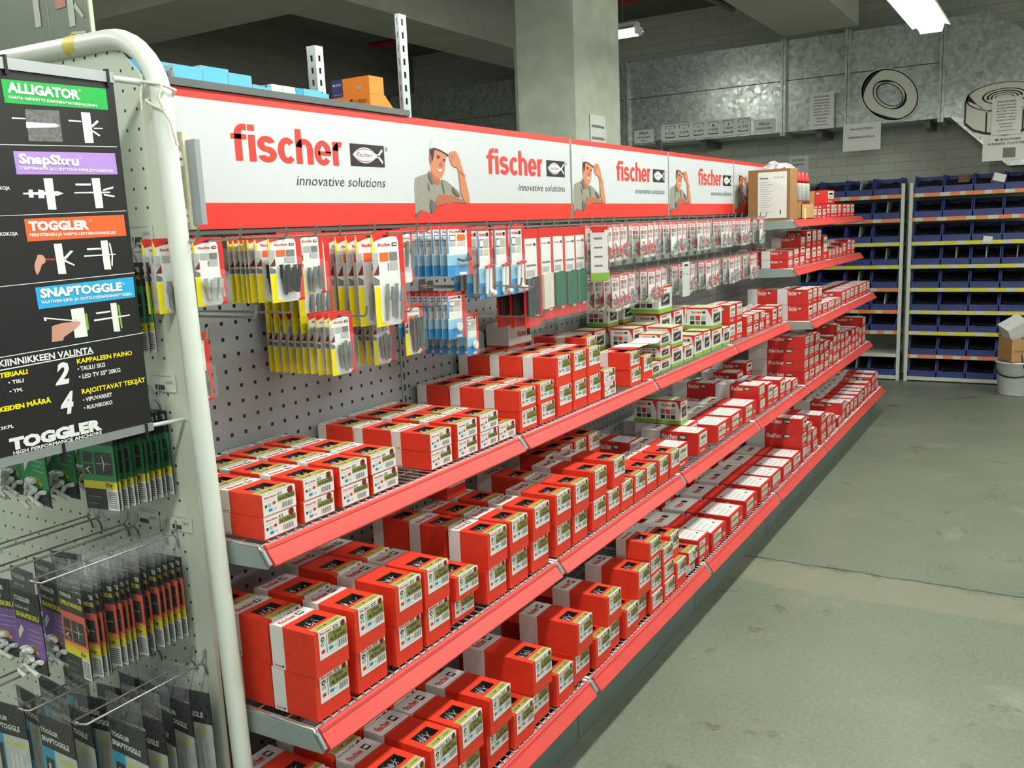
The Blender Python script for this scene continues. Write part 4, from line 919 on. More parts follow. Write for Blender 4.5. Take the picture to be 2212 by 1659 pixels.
# upper shelf, far bays
r_ = run([(3.30, .10, .14, .05, 1, 2, 1), (3.42, .10, .14, .05, 1, 2, 1), (3.54, .09, .14, .05, 1, 2, 1), (3.66, .09, .16, .075, 0, 1, 1), (3.78, .10, .18, .095, 1, 1, 1), (3.89, .09, .18, .10, 1, 1, 1)], ZS[1], -.385, 'upper shelf fourth bay', 'plug cartons on the upper shelf')
r_ = run([(4.03, .11, .17, .087, 1, 2, 2), (4.155, .11, .17, .087, 1, 2, 1), (4.285, .11, .17, .083, 1, 2, 1), (4.41, .12, .17, .06, 1, 1, 1), (4.54, .10, .17, .058, 1, 1, 1), (4.65, .10, .17, .058, 1, 1, 1), (4.76, .09, .17, .055, 1, 1, 1), (4.86, .08, .17, .055, 1, 1, 1), (4.955, .13, .24, .088, 1, 1, 1), (5.10, .13, .24, .088, 1, 1, 1), (5.25, .13, .24, .088, 1, 1, 1), (5.40, .13, .24, .088, 1, 1, 1), (5.55, .13, .24, .088, 1, 1, 1), (5.70, .13, .24, .088, 1, 1, 1), (5.84, .12, .24, .088, 1, 1, 1)], .918, -.515, 'upper shelf last two bays', 'plug cartons in the far bays of the upper shelf')
r_ = run([(4.03, .11, .15, .048, 1, 2, 1), (4.155, .12, .16, .052, 1, 2, 2), (4.30, .12, .17, .055, 1, 3, 1), (4.44, .12, .18, .10, 1, 2, 1), (4.60, .11, .18, .10, 1, 2, 1), (4.74, .11, .18, .10, 1, 2, 1), (4.90, .12, .18, .16, 1, 1, 1), (5.06, .09, .12, .06, 1, 1, 1), (5.18, .09, .12, .06, 1, 1, 1), (5.30, .09, .12, .07, 1, 1, 1), (5.42, .09, .12, .06, 1, 1, 1), (5.54, .10, .14, .09, 1, 1, 1), (5.68, .11, .14, .11, 1, 1, 1), (5.82, .12, .14, .10, 1, 1, 1)], 1.214, -.405, 'shelf below the topmost', 'plug cartons on the shelf below the topmost')
r_ = run([(4.62, .10, .16, .06, 1, 1, 1), (4.74, .10, .16, .06, 1, 1, 1), (4.86, .10, .16, .06, 1, 1, 1), (5.0, .09, .16, .09, 1, 1, 1), (5.11, .09, .16, .09, 1, 1, 1), (5.22, .09, .16, .09, 1, 1, 1), (5.34, .09, .16, .09, 1, 1, 1), (5.50, .11, .16, .09, 1, 1, 1), (5.63, .11, .16, .09, 1, 1, 1), (5.78, .14, .16, .09, 1, 1, 1)], 1.484, -.405, 'topmost shelf front', 'plug cartons on the topmost shelf')
plug_box(.22, .22, .085, 1, 5.0, -.40, 1.484 + .0925, 'large red and white plug carton lying on the topmost shelf cartons')
plug_box(.14, .10, .20, 1, 4.62, -.22, 1.484, 'tall red plug carton standing at the back of topmost shelf')

# ------------------------------------------------------------------ green and white plug boxes
pale_green = mat('pale_green_lid', (196, 204, 170), 0.5, var=0.06)
def green_proto(w, d, h):
    b = MB(); hw = w / 2
    b.box(-hw, hw, 0, d, 0, h, white_c)
    b.box(-hw - .0003, hw + .0003, -.0003, d + .0003, 0, h * .17, green_l, 't'); b.box(-hw - .0003, hw + .0003, -.0003, d + .0003, h * .93, h + .0003, red_print, 'bt')
    b.rect(w * .04, w * .96, d * .05, d * .95, (-hw, 0, h + .0006), X, Y, pale_green); b.rect(w * .96, w, 0, d, (-hw, 0, h + .0006), X, Y, green_l)
    l = MB()
    o = (-hw - .0006, d, 0); o2 = (-hw - .0010, d, 0)
    l.text('fischer', d * .18, h * .74, d * .42, h * .10, o, NY, Z, red_print, .03); l.rect(d * .63, d * .75, h * .74, h * .84, o, NY, Z, dark)
    l.flat([(d * .82, h * .94), (d, h * .94), (d, h * .45), (d * .93, h * .72)], o, NY, Z, red_print)
    for i, m in enumerate((grey_ink, red_print, lgrey_ink)): l.rect(d * (.14 + .22 * i), d * (.32 + .22 * i), h * .42, h * .62, o, NY, Z, m); l.rect(d * (.14 + .22 * i), d * (.32 + .22 * i), h * .22, h * .38, o, NY, Z, (dark, grey_ink, dark)[i])
    o = (-hw, -.0006, 0); o2 = (-hw, -.001, 0)
    l.text('fischer', w * .12, h * .80, w * .5, h * .09, o, X, Z, red_print, .03)
    l.rect(w * .14, w * .84, h * .26, h * .72, o, X, Z, grey_ink); l.rect(w * .2, w * .78, h * .32, h * .66, o2, X, Z, dark); l.flat([(w * .3, h * .38), (w * .7, h * .5), (w * .66, h * .6), (w * .28, h * .46)], (-hw, -.0014, 0), X, Z, lgrey_ink)
    return b.mesh('green_plug_box'), (('printed_label', l.mesh('printed_label')),)
GP = {}
def green_box(w, d, h, x, y, z, label, rz=0.0):
    if (w, d, h) not in GP: GP[(w, d, h)] = green_proto(w, d, h)
    place('green_plug_box', GP[(w, d, h)], (x + w / 2, y, z + .0008), label, 'box', 'green and white plug boxes', rz)
gz = ZS[1]
GB = [(2.060, .085, .09, .046, 1, 1), (2.150, .105, .09, .050, 3, 1), (2.275, .125, .10, .082, 2, 1), (2.420, .100, .09, .070, 1, 1), (2.545, .100, .09, .100, 1, 1), (2.660, .09, .09, .105, 1, 1), (2.772, .14, .12, .098, 2, 1), (2.935, .10, .10, .085, 1, 1)]
for k, (x, w, d, h, L, R_) in enumerate(GB):
    for i in range(L): green_box(w, d, h, x, -.382, gz + i * (h + .0012), 'white and green plug box, upper shelf, %s in the front row, %s layer' % (ORD[k + 1], LAYW[L][i]))
GB2 = [(2.03, .10, .10, .09, 1), (2.16, .10, .10, .085, 2), (2.30, .12, .10, .085, 2), (2.45, .13, .11, .10, 2), (2.61, .12, .11, .10, 2), (2.75, .10, .10, .10, 2)]
for k, (x, w, d, h, L) in enumerate(GB2):
    for i in range(L): green_box(w, d, h, x, -.262, gz + i * (h + .0012), 'white and green plug box, upper shelf, %s in the second row, %s layer' % (ORD[k + 1], LAYW[L][i]))
GB3 = [(1.835, .09, .10, .085, 2), (1.93, .10, .10, .085, 2), (2.06, .10, .10, .085, 2), (2.19, .10, .10, .085, 3), (2.34, .12, .10, .085, 3)]
for k, (x, w, d, h, L) in enumerate(GB3):
    for i in range(L): green_box(w, d, h, x, -.14, gz + i * (h + .0012), 'white and green plug box, upper shelf, %s in the third row, %s layer' % (ORD[k + 1], LAYW[L][i]))
green_box(.15, .13, .115, 2.42, -.27, gz + .204, 'largest white and green plug box on top of the upper shelf heap')
for k, y in enumerate((-.372, -.262)):
    green_box(.080, .105, .105, 2.395, y, ZS[2] + .0960, 'white and green plug box on red cartons of middle shelf, %s of two' % ('front', 'rear')[k])
plug_box(.125, .24, .093, 1, 2.40, -.40, ZS[2], 'long red plug carton under the two green boxes on middle shelf')
# pair of tall red and white cartons on the upper shelf
for k, (x, h) in enumerate(((3.06, .09), (3.17, .09))):
    for i in range(2):
        plug_box(.10, .12, h, 1, x, -.37, gz + i * (h + .0012), 'red and white plug carton beside the green boxes, %s stack, %s layer' % (('near', 'far')[k], LAYW[2][i]))
# tall cartons lying behind the small ones
for k, (x, y) in enumerate(((1.62, -.262), (1.62, -.132))):
    for i in range(2): put_carton('L', '4,5x60', x + .16, y, gz + .0006 + i * .0938, 'red tall carton marked 4,5x60 behind upper shelf front row, %s row, %s layer' % (('nearer', 'farther')[k], LAYW[2][i]), 'red screw cartons on the upper shelf')
b = MB()
P = []
for i in range(9):
    t = i / 8; P.append((-.13 + .26 * t, .004 * math.sin(5 * t) + (0.012 if i == 8 else 0)))
for i in range(8):
    b.face([(P[i][0], -.055, P[i][1]), (P[i + 1][0], -.06, P[i + 1][1] + .004), (P[i + 1][0], .05, P[i + 1][1]), (P[i][0], .055, P[i][1])], paper if i % 4 else red_print)
tag(b.build('leaflet', None, (2.02, -.33, gz + .128)), 'crumpled white and red leaflet lying on the upper shelf boxes', 'leaflet')
# ------------------------------------------------------------------ hooks and hanging cards on the back panel
def hook_proto(L, plate=True):
    b = MB(); r = .0027
    b.tube([(0, 0, 0), (0, -L, 0), (0, -L - .006, .004), (0, -L - .010, .024)], r, rod_m, 7)
    p = MB(); p.box(-.014, .014, -.003, 0, -.018, .022, rod_m)
    return b.mesh('display_hook'), (('hook_plate', p.mesh('hook_plate')),)
HK = {}
def hook(x, z, L, label, group='single hooks on the gondola back', y=0.0, rz=0.0):
    k = round(L, 3)
    if k not in HK: HK[k] = hook_proto(L)
    return place('display_hook', HK[k], (x, y - .003, z), label, 'hook', group, rz)

orange_print = mat('orange_print', (236, 104, 40), 0.5, var=0.04)
def plugs(b, w, h, mt, n, z0, z1, seed, ragged=.25, collar=True, r=.0042):
    rnd = random.Random(seed)
    for i in range(n):
        x = -w * .24 + w * .56 * (i + .5) / n + rnd.uniform(-.002, .002)
        lean = rnd.uniform(-ragged, ragged) * .02
        a = z0 + rnd.uniform(0, .15) * (z1 - z0); c = z1 - rnd.uniform(0, .12) * (z1 - z0); y = -.007 - .004 * (i % 2)
        p, q_ = Vector((x + lean, y, a)), Vector((x - lean, y - .001, c)); d = q_ - p
        b.tube([p, p + d * .06, p + d * .55, p + d * .58, p + d * .95, q_], [r * .6, r, r, r * 1.5 if collar else r, r * .9, r * 1.3], mt, 6)

def yellow_card(w, h, plug_mat, n, z0, z1, seed):
    """backing card hanging from its top centre (origin), facing -Y"""
    b = MB(); e = .0005
    hw = w / 2
    b.box(-hw, hw, 0, .0008, -h, 0, white_p)
    o = (-hw, -e, -h); o2 = (-hw, -2 * e, -h); o3 = (-hw, -3 * e, -h)
    R = lambda x0, x1, a, c, m, oo=o: b.rect(w * x0, w * x1, h * a, h * c, oo, X, Z, m)
    # red arch over the top, red right edge
    P = [(0, h), (0, h * .93)] + [(w * (.02 + .78 * t), h * (.86 + .075 * math.sin(math.pi * (.12 + .88 * t) * .62))) for t in [i / 8 for i in range(9)]] + [(w * .84, h * .88), (w * .86, 0), (w, 0), (w, h)]
    b.flat(P, o, X, Z, red_print)
    b.ell(w * .44, h * .94, w * .10, h * .012, o2, X, Z, dark, 10)
    b.text('fischer', w * .18, h * .835, w * .40, h * .032, o2, X, Z, red_print, .035)
    R(.63, .78, .832, .868, black, o2); R(.655, .755, .842, .858, white_p, o3)
    b.flat([(0, h * .97), (w * .05, h * .90), (w * .075, h * .78), (0, h * .78)], o2, X, Z, yellow)
    R(0, .17, 0, .42, yellow, o2)
    b.flat([(w * .17, 0), (w * .36, 0), (w * .17, h * .06)], o2, X, Z, yellow)
    R(0, .17, .66, .77, lgrey_ink, o2); R(0, .17, .54, .655, lgrey_ink, o2); b.flat([(0, h * .545), (w * .17, h * .545), (w * .17, h * .65)], o3, X, Z, maroon)
    b.flat([(0, h * .44), (w * .17, h * .44), (w * .17, h * .49), (0, h * .53)], o2, X, Z, grey_ink)
    R(.22, .50, .68, .77, orange_print if n % 2 == 0 else lgrey_ink, o2); R(.53, .78, .68, .77, grey_ink, o2); R(.53, .78, .58, .67, lgrey_ink, o2); R(.46, .49, .58, .66, grey_ink, o2)
    R(.80, 1.0, .0, .03, red_print, o2)
    root = b.mesh('hanging_card')
    c = MB(); plugs(c, w, h, plug_mat, n, -h + h * z0, -h + h * z1, seed)
    s = MB(); m0, m1 = -hw * .62, hw * .92; za, zb = -h + .004, -h + h * (z1 + .10)
    s.face([(m0, -.018, za + .004), (m1, -.018, za + .004), (m1, -.018, zb - .01), (m0, -.018, zb - .01)], clear_m)
    s.face([(m0, -.018, zb - .01), (m1, -.018, zb - .01), (m1, -.001, zb), (m0, -.001, zb)], clear_m); s.face([(m0, -.001, za), (m1, -.001, za), (m1, -.018, za + .004), (m0, -.018, za + .004)], clear_m)
    return root, (('plugs', c.mesh('plugs')), ('clear_blister', s.mesh('clear_blister')))

def blue_card(w, h, kind, seed):
    b = MB(); e = .0005; hw = w / 2
    b.box(-hw, hw, 0, .0008, -h, 0, white_p)
    o = (-hw, -e, -h); o2 = (-hw, -2 * e, -h)
    R = lambda x0, x1, a, c, m, oo=o: b.rect(w * x0, w * x1, h * a, h * c, oo, X, Z, m)
    sky = mat('sky_blue_print', (52, 144, 206), 0.5, var=0.03); sky2 = mat('pale_blue_print', (150, 198, 224), 0.5, var=0.03)
    R(0, 1, .93, 1, red_print); R(.82, 1, 0, 1, red_print)
    R(0, .82, 0, .22, sky); R(0, .82, .22, .42, sky2)
    b.text('fischer', w * .12, h * .86, w * .44, h * .045, o2, X, Z, red_print, .03); R(.6, .75, .855, .905, black, o2)
    R(.10, .36, .70, .82, grey_ink, o2); R(.12, .34, .72, .80, white_p, (-hw, -3 * e, -h)); R(.42, .74, .70, .82, orange_print if kind == 0 else lgrey_ink, o2); R(.10, .34, .60, .68, lgrey_ink, o2); R(.42, .74, .60, .68, cream_ink, o2)
    R(0, .06, .45, .93, sky, o2); R(.45, .75, .02, .07, white_p, o2)
    root = b.mesh('hanging_card')
    c = MB()
    if kind == 0:
        c.tube([(-.02, -.008, -h * .66), (.0, -.012, -h * .70), (.02, -.012, -h * .69), (.028, -.008, -h * .62), (.030, -.008, -h * .56)], .0036, plug_k, 6)
        c.tube([(.018, -.01, -h * .69), (.034, -.012, -h * .66)], .005, plug_k, 6)
    elif kind == 1:
        for k in range(2):
            c.tube([(-.012 + .02 * k, -.008, -h * .93), (-.010 + .02 * k, -.010, -h * .58)], .0055, plug_w, 7)
            c.tube([(-.022 + .02 * k, -.014, -h * .56 + .004 * k), (.012 + .012 * k, -.014, -h * .545)], .0042, plug_r, 7)
        c.tube([(-.004, -.012, -h * .90), (.004, -.018, -h * .90)], .009, plug_w, 10); c.tube([(.014, -.012, -h * .93), (.022, -.018, -h * .93)], .009, plug_w, 10)
    else:
        c.tube([(0, -.006, -h * .75), (0, -.012, -h * .75)], .012, plug_w, 10)
    s = MB(); s.face([(-hw * .9, -.02, -h * .98), (hw * .9, -.02, -h * .98), (hw * .9, -.02, -h * .5), (-hw * .9, -.02, -h * .5)], clear_m); s.face([(-hw * .9, -.02, -h * .5), (hw * .9, -.02, -h * .5), (hw * .9, -.001, -h * .44), (-hw * .9, -.001, -h * .44)], clear_m)
    return root, (('fitting', c.mesh('fitting')), ('clear_blister', s.mesh('clear_blister')))

def stack(proto_list, x, ztop, yfront, step, n, desc, where, group, cat='card', lean=0.0):
    """n cards one behind another on the same hook; desc(i) gives each card's label"""
    for i in range(n):
        p = proto_list[i % len(proto_list)]
        st = step[min(i, len(step) - 1)] if isinstance(step, (list, tuple)) else step
        y = yfront + (sum(step[:i]) if isinstance(step, (list, tuple)) else st * i)
        pos = 'frontmost' if i == 0 and n > 1 else ('only one' if n == 1 else ORD[i + 1] + ' from the front')
        place('hanging_card', p, (x + random.uniform(-.002, .002), y, ztop + random.uniform(-.001, .001)), '%s %s, %s' % (desc, where, pos), cat, group, random.uniform(-.05, .05) + lean)

UP, LO = 1.508, 1.318
def hk(x, z, L, w_): hook(x, z, L + .055, 'single steel hook, ' + w_)
yc_w = yellow_card(.078, .134, plug_w, 5, .06, .42, 1); yc_k = yellow_card(.096, .145, plug_k, 6, .10, .56, 2); yc_g = yellow_card(.078, .140, plug_g, 5, .04, .46, 3)
yc_t = yellow_card(.121, .238, plug_g, 4, .03, .45, 4); yc_s = yellow_card(.080, .148, plug_g, 5, .05, .55, 5); yc_z = yellow_card(.074, .135, zinc, 8, .02, .75, 6); yc_n = yellow_card(.050, .135, plug_g, 2, .25, .80, 7)
YG = 'yellow-edged cards hanging on the gondola'
hk(-.02, UP, .285, 'upper row, first from the near end'); stack([yc_g], -.025, UP + .006, -.275, .03, 2, 'yellow-edged grey plug card', 'first upper hook', YG)
hk(.068, UP, .30, 'upper row, second from the near end'); stack([yc_w], .065, UP + .006, -.272, .03, 3, 'yellow-edged white plug card', 'second upper hook', YG)
hk(.190, UP, .30, 'upper row, third from the near end'); hk(.266, UP, .31, 'upper row, fourth from the near end')
stack([yc_k], .266, UP + .006, -.278, [.040, .018, .015, .015, .015, .018], 7, 'yellow-edged black plug card', 'fourth upper hook', YG)
hk(.352, UP, .30, 'upper row, fifth from the near end'); stack([yc_g], .352, UP + .010, -.272, .03, 3, 'yellow-edged grey plug card', 'fifth upper hook', YG)
hk(.47, UP, .30, 'upper row, sixth from the near end'); stack([yc_t], .47, UP + .006, -.165, .028, 5, 'tall yellow-edged grey plug card', 'sixth upper hook', YG)
hk(.628, UP, .30, 'upper row, seventh from the near end'); stack([yc_t], .628, UP + .006, -.272, [.052, .034, .034, .034, .034], 6, 'tall yellow-edged grey plug card', 'seventh upper hook', YG, lean=0.0)
hk(.705, UP, .28, 'upper row, eighth from the near end'); stack([yc_n], .715, UP + .004, -.262, .03, 2, 'narrow card with drill bits', 'eighth upper hook', YG)
hk(.0, LO + .002, .26, 'lower row, first from the near end, one card behind tube'); stack([yc_g], .028, LO + .008, -.245, .03, 1, 'yellow-edged grey plug card', 'lower hook beside the white tube', YG)
hk(.135, LO + .03, .25, 'lower row, empty, left of the grey plug cards'); hk(.235, LO + .03, .25, 'lower row, empty, over the grey plug cards')
hk(.455, LO, .27, 'lower row, holding ten grey plug cards'); stack([yc_s], .455, LO + .008, -.255, .0235, 10, 'yellow-edged grey plug card', 'lower hook of ten', YG)
hk(.665, LO - .01, .24, 'lower row, behind the tall cards'); stack([yc_s], .665, LO - .002, -.205, .027, 6, 'yellow-edged grey plug card', 'lower hook under tall cards', YG)
hk(.737, LO - .006, .27, 'lower row, holding steel screws'); stack([yc_z], .737, LO + .002, -.255, .03, 1, 'yellow-edged card with long steel screws', 'lower hook', YG)
bc = blue_card(.115, .140, 0, 1); bl = blue_card(.080, .213, 1, 2); bs = blue_card(.084, .132, 2, 3); bw = blue_card(.066, .124, 2, 4)
BG = 'blue fixing cards hanging on the gondola'
hk(.948, UP, .30, 'upper row, ninth from the near end'); stack([bc], .945, UP + .012, -.272, .027, 9, 'blue and white card with black fitting', 'ninth upper hook', BG)
for k, (x, n) in enumerate(((1.078, 3), (1.168, 3), (1.262, 2))):
    hk(x, UP, .30, 'upper row, %s from the near end' % ORD[10 + k]); stack([bl], x, UP + .009, -.272, .045, n, 'long blue card with white fitting', '%s upper hook' % ORD[10 + k], BG)
hk(.945, LO + .008, .28, 'lower row, holding small blue cards'); stack([bs], .945, LO + .016, -.25, .0225, 9, 'small blue card with white fitting', 'lower hook of nine', BG)
hk(1.02, 1.258, .27, 'lowest row, holding white fittings'); stack([bw], 1.022, 1.266, -.25, .030, 6, 'white card with bulky white fitting', 'lowest hook', BG)
hk(1.12, LO + .02, .30, 'lower row, empty pair member left of long blue cards'); hk(1.16, LO + .012, .32, 'lower row, empty below the long blue cards'); hk(1.25, 1.232, .30, 'lowest row, empty, above the bulk screw box')
# long bags of hook tape
def tape_bag(w, h, mt, name):
    b = MB(); hw = w / 2; e = .0006
    b.box(-hw, hw, 0, .002, -h, 0, red_print)
    o = (-hw, -e, -h); o2 = (-hw, -2 * e, -h)
    b.rect(w * .12, w * .86, h * .42, h * .90, o, X, Z, white_p); b.rect(w * .18, w * .8, h * .62, h * .64, o2, X, Z, grey_ink); b.rect(w * .18, w * .7, h * .52, h * .58, o2, X, Z, lgrey_ink); b.rect(w * .2, w * .6, h * .44, h * .49, o2, X, Z, maroon)
    b.text('fischer', w * .2, h * .83, w * .4, h * .018, o2, X, Z, red_print, .03); b.rect(w * .65, w * .8, h * .825, h * .852, o2, X, Z, black)
    b.rect(w * .62, w * .86, h * .09, h * .115, o2, X, Z, white_p)
    c = MB(); c.box(-hw * .78, -hw * .02, -.010, -.001, -h * .88, -h * .50, mt); c.box(hw * .04, hw * .72, -.009, -.001, -h * .87, -h * .49, mt)
    s = MB(); s.face([(-hw * .98, -.013, -h * 1.03), (hw * .98, -.013, -h * 1.03), (hw * .98, -.013, -.03), (-hw * .98, -.013, -.03)], clear_m)
    return b.mesh('hanging_bag'), (('fabric_strips', c.mesh('fabric_strips')), ('clear_film', s.mesh('clear_film')))
strip_k = mat('black_strip_fabric', (34, 38, 40), 0.9, var=.1); strip_w = mat('white_strip_fabric', (206, 204, 190), 0.9, var=.05); strip_g = mat('green_strip_fabric', (22, 98, 70), 0.9, var=.08)
tb_k = tape_bag(.112, .315, strip_k, 'k'); tb_w = tape_bag(.085, .300, strip_w, 'w'); tb_g = tape_bag(.085, .300, strip_g, 'g')
TG = 'red bags of hook tape hanging on the gondola'
for k, (x, p, n, c_) in enumerate(((1.355, tb_k, 3, 'black'), (1.455, tb_w, 2, 'white'), (1.54, tb_g, 2, 'green'), (1.625, tb_g, 2, 'green'), (1.705, tb_g, 2, 'green'))):
    hk(x, UP, .29, 'upper row, %s from the near end' % ORD[13 + k]); stack([p], x, UP - .006, -.265, .05, n, 'red bag with %s strips' % c_, '%s upper hook' % ORD[13 + k], TG, 'bag')
# white and green carton hung from a hook
r = empty('hanging_box', (1.80, -.33, UP - .20), 'tall white and green box hanging beside the green strip bags', 'box', None, math.radians(22))
b = MB(); b.box(-.045, .045, 0, .06, 0, .19, white_c); b.box(-.0455, .0455, -.0005, .0605, 0, .028, green_l, 't'); b.box(-.0455, .0455, -.0005, .0605, .178, .1905, red_print); b.build('carton_body', r)
b = MB(); o = (-.0456, .06, 0)
for i in range(4): b.rect(.012, .042, .05 + .032 * i, .056 + .032 * i, o, NY, Z, grey_ink)
b.rect(.006, .05, .17, .186, o, NY, Z, red_print); o = (-.045, -.0008, 0)
b.rect(.015, .075, .035, .075, o, X, Z, maroon); b.rect(.015, .075, .08, .12, o, X, Z, grey_ink); b.rect(.015, .07, .13, .16, o, X, Z, lgrey_ink); b.build('printed_label', r)
hk(1.80, UP, .29, 'upper row, eighteenth from the near end')
# clear plug bags in the third and fourth bays
def clear_bag(w, h, mt, seed, lime=True):
    b = MB(); hw = w / 2
    b.box(-hw * .8, hw * .8, 0, .0008, -h * .97, -.002, white_p)
    o = (-hw * .8, -.0006, -h * .97); W = w * .8; H = h * .965; o2 = (-hw * .8, -.0011, -h * .97)
    b.rect(0, W, H * .92, H, o, X, Z, red_print); b.rect(W * .86, W, H * .1, H, o, X, Z, red_print); b.text('fischer', W * .1, H * .84, W * .5, H * .05, o, X, Z, red_print, .03)
    for i in range(2):
        for j in range(2): b.rect(W * (.08 + .36 * i), W * (.38 + .36 * i), H * (.56 + .13 * j), H * (.67 + .13 * j), o, X, Z, (grey_ink, lgrey_ink, maroon, grey_ink)[i + 2 * j])
    if lime: b.rect(0, W * .34, 0, H * .12, o, X, Z, green_l)
    root = b.mesh('plug_bag')
    c = MB(); rnd = random.Random(seed)
    for i in range(13):
        p = Vector((rnd.uniform(-hw * .6, hw * .6), -.005 - rnd.uniform(0, .010), -h * .9 + rnd.uniform(0, h * .34))); a = rnd.uniform(0, math.pi)
        d = Vector((math.cos(a), 0, math.sin(a))) * .011
        m_ = mt if rnd.random() < .62 else (zinc if rnd.random() < .6 else plug_g)
        c.tube([p - d, p, p + d], [.0034, .0030, .0040], m_, 5)
    s = MB()
    V = []; n = 5
    for i in range(n + 1):
        for j in range(n + 1):
            u, v = i / n, j / n
            V.append((-hw + w * u, -.004 - .020 * math.sin(math.pi * u) ** .6 * (1 - v) ** .7 * min(1, v * 8 + .3) + rnd.uniform(-.0025, .0025), -h + h * v))
    s.mesh_in(V, [(i * (n + 1) + j, (i + 1) * (n + 1) + j, (i + 1) * (n + 1) + j + 1, i * (n + 1) + j + 1) for i in range(n) for j in range(n)], clear_b)
    return root, (('plugs', c.mesh('plugs')), ('clear_film', s.mesh('clear_film')))
cb = [clear_bag(.094, .142, plug_r, 21), clear_bag(.094, .142, plug_r, 22), clear_bag(.092, .140, plug_g, 23), clear_bag(.094, .145, plug_gr, 24), clear_bag(.092, .142, zinc, 25, False)]
CG = 'clear plug bags hanging on the gondola'
k = 0
for row, (z, nn, x0, dx) in enumerate(((UP, 19, 1.905, .111), (LO + .002, 17, 1.96, .118))):
    for i in range(nn):
        x = x0 + dx * i
        if x > 3.96: break
        k += 1; w_ = '%s row, %s of the plug bag hooks' % (('upper', 'lower')[row], ORD[i + 1])
        hook(x, z, .30, 'single steel hook, ' + w_)
        n = (4, 3, 4, 2, 3)[i % 5] if row == 0 else (4, 3, 2, 3)[i % 4]
        h_ = ((0, 0, 1, 0, 0, 4, 3, 1, 2, 4, 0, 3, 4, 1, 3, 0, 2, 4, 3) if row == 0 else (0, 0, 4, 1, 0, 2, 1, 0, 4, 1, 0, 1, 2, 4, 0, 1, 2))[i]
        stack([cb[h_], cb[(h_ + 1) % 5]], x, z - .004, -.285 + .02 * ((i * 7) % 3), .036, n, 'clear plug bag', '%s row, %s plug bag hook' % (('upper', 'lower')[row], ORD[i + 1]), CG, 'bag')
r = empty('hanging_card', (2.62, -.318, LO + .010), 'plain pale grey backing card hanging in the lower plug bag row', 'card')
b = MB(); b.box(-.045, .045, 0, .001, -.15, 0, mat('plain_grey_card', (196, 202, 200), .5, var=.03)); b.box(-.02, .02, -.001, 0, -.018, -.010, dark); b.box(-.035, -.02, -.001, 0, -.055, -.05, grey_ink); b.box(.005, .02, -.001, 0, -.055, -.05, grey_ink); b.build('backing', r)
# sloping price channel between the two bag rows
# ------------------------------------------------------------------ goods on top of the gondola
fix_blue = mat('blue_carton', (86, 176, 214), 0.5, var=.04); fix_blue2 = mat('deep_blue_carton', (30, 150, 200), 0.5, var=.04); fix_white = mat('pale_blue_white_carton', (214, 232, 236), .5, var=.02)
orange_c = mat('orange_carton', (240, 130, 24), .5, var=.05); navy = mat('navy_print', (36, 40, 110), .5, var=0.0)
def blue_box(x0, x1, y0, y1, h, label, txt='FIXUT', z=1.8385, end=fix_white, side=fix_blue):
    r = put('blue_carton', None, None, ((x0 + x1) / 2, (y0 + y1) / 2, z)); tag(r, label, 'box', 'cartons on the top shelf')
    W, D = (x1 - x0) / 2, (y1 - y0) / 2
    b = MB(); b.box(-W, W, -D, D, 0, h, side, 'l'); b.face([(-W, D, 0), (-W, -D, 0), (-W, -D, h), (-W, D, h)], end); b.build('carton_body', r)
    if txt:
        b = MB(); b.text(txt, D * .35, h * .22, D * 1.3, h * .42, (-W - .0006, D, 0), (0, -.88, .25), (0, -.25, .95), dark, 0.0); b.build('printed_label', r)
blue_box(.166, .240, -.104, -.066, .037, 'blue carton with white lettered end, front row, left end of top shelf')
blue_box(.242, .310, -.104, -.052, .036, 'blue carton, front row, second on the top shelf', '')
blue_box(.312, .381, -.104, -.052, .037, 'blue carton, front row, third on the top shelf', '')
blue_box(.166, .240, -.063, -.026, .037, 'blue carton with white lettered end, second row of top shelf, nearest')
blue_box(.285, .365, -.048, .004, .056, 'blue carton, second row of top shelf, beside the lettered one', '')
blue_box(.190, .275, -.022, .03, .056, 'blue carton, second row of top shelf, third', '')
blue_box(.05, .14, -.03, .05, .050, 'blue carton partly hidden behind the bent white tube', '', end=fix_blue2, side=fix_blue2)
blue_box(.384, .440, -.104, -.060, .016, 'flat blue carton on the top shelf front edge', '')
blue_box(.442, .476, -.104, -.045, .026, 'small white carton on top shelf left of the shorter post', 'DXUB', side=fix_white)
blue_box(.478, .520, -.104, -.045, .026, 'small white carton with blue stripe on the top shelf', '', side=fix_white, end=fix_white)
blue_box(.522, .545, -.104, -.05, .026, 'narrow bright blue carton on the top shelf', '', side=fix_blue2, end=fix_blue2)
blue_box(.550, .614, -.104, -.045, .027, 'light blue carton on the top shelf left of the orange carton', 'UT')
blue_box(.450, .540, -.035, .03, .034, 'blue carton lying second row behind the small white cartons', 'US', end=fix_white)
blue_box(.616, .66, -.085, -.02, .026, 'blue carton tucked behind the orange cartons', '')
r = empty('orange_carton', (.800, -.035, 1.8385), 'lower orange carton with black lettering on the top shelf', 'box', 'orange cartons on the top shelf', -math.pi / 2)
b = MB(); b.box(-.072, .070, 0, .068, 0, .040, orange_c); b.prism([(0, 0), (.045, 0), (.0, .040)], (-.070, .068, 0), Y, Z, (.138, 0, 0), orange_c); b.build('carton_body', r)
b = MB(); o = (-.072, -.0008, 0); b.text('SORMAT', .088, .018, .045, .011, o, X, Z, dark, .0); b.text('S', .070, .017, .013, .014, o, X, Z, dark, .06); b.text('EXPANDABLE GROMMETS', .01, .022, .06, .005, o, X, Z, maroon, 0); b.rect(.04, .105, .002, .012, o, X, Z, white_p); b.build('printed_label', r)
r = empty('orange_carton', (.802, -.040, 1.8792), 'upper orange carton with navy end on the top shelf', 'box', 'orange cartons on the top shelf', -math.pi / 2)
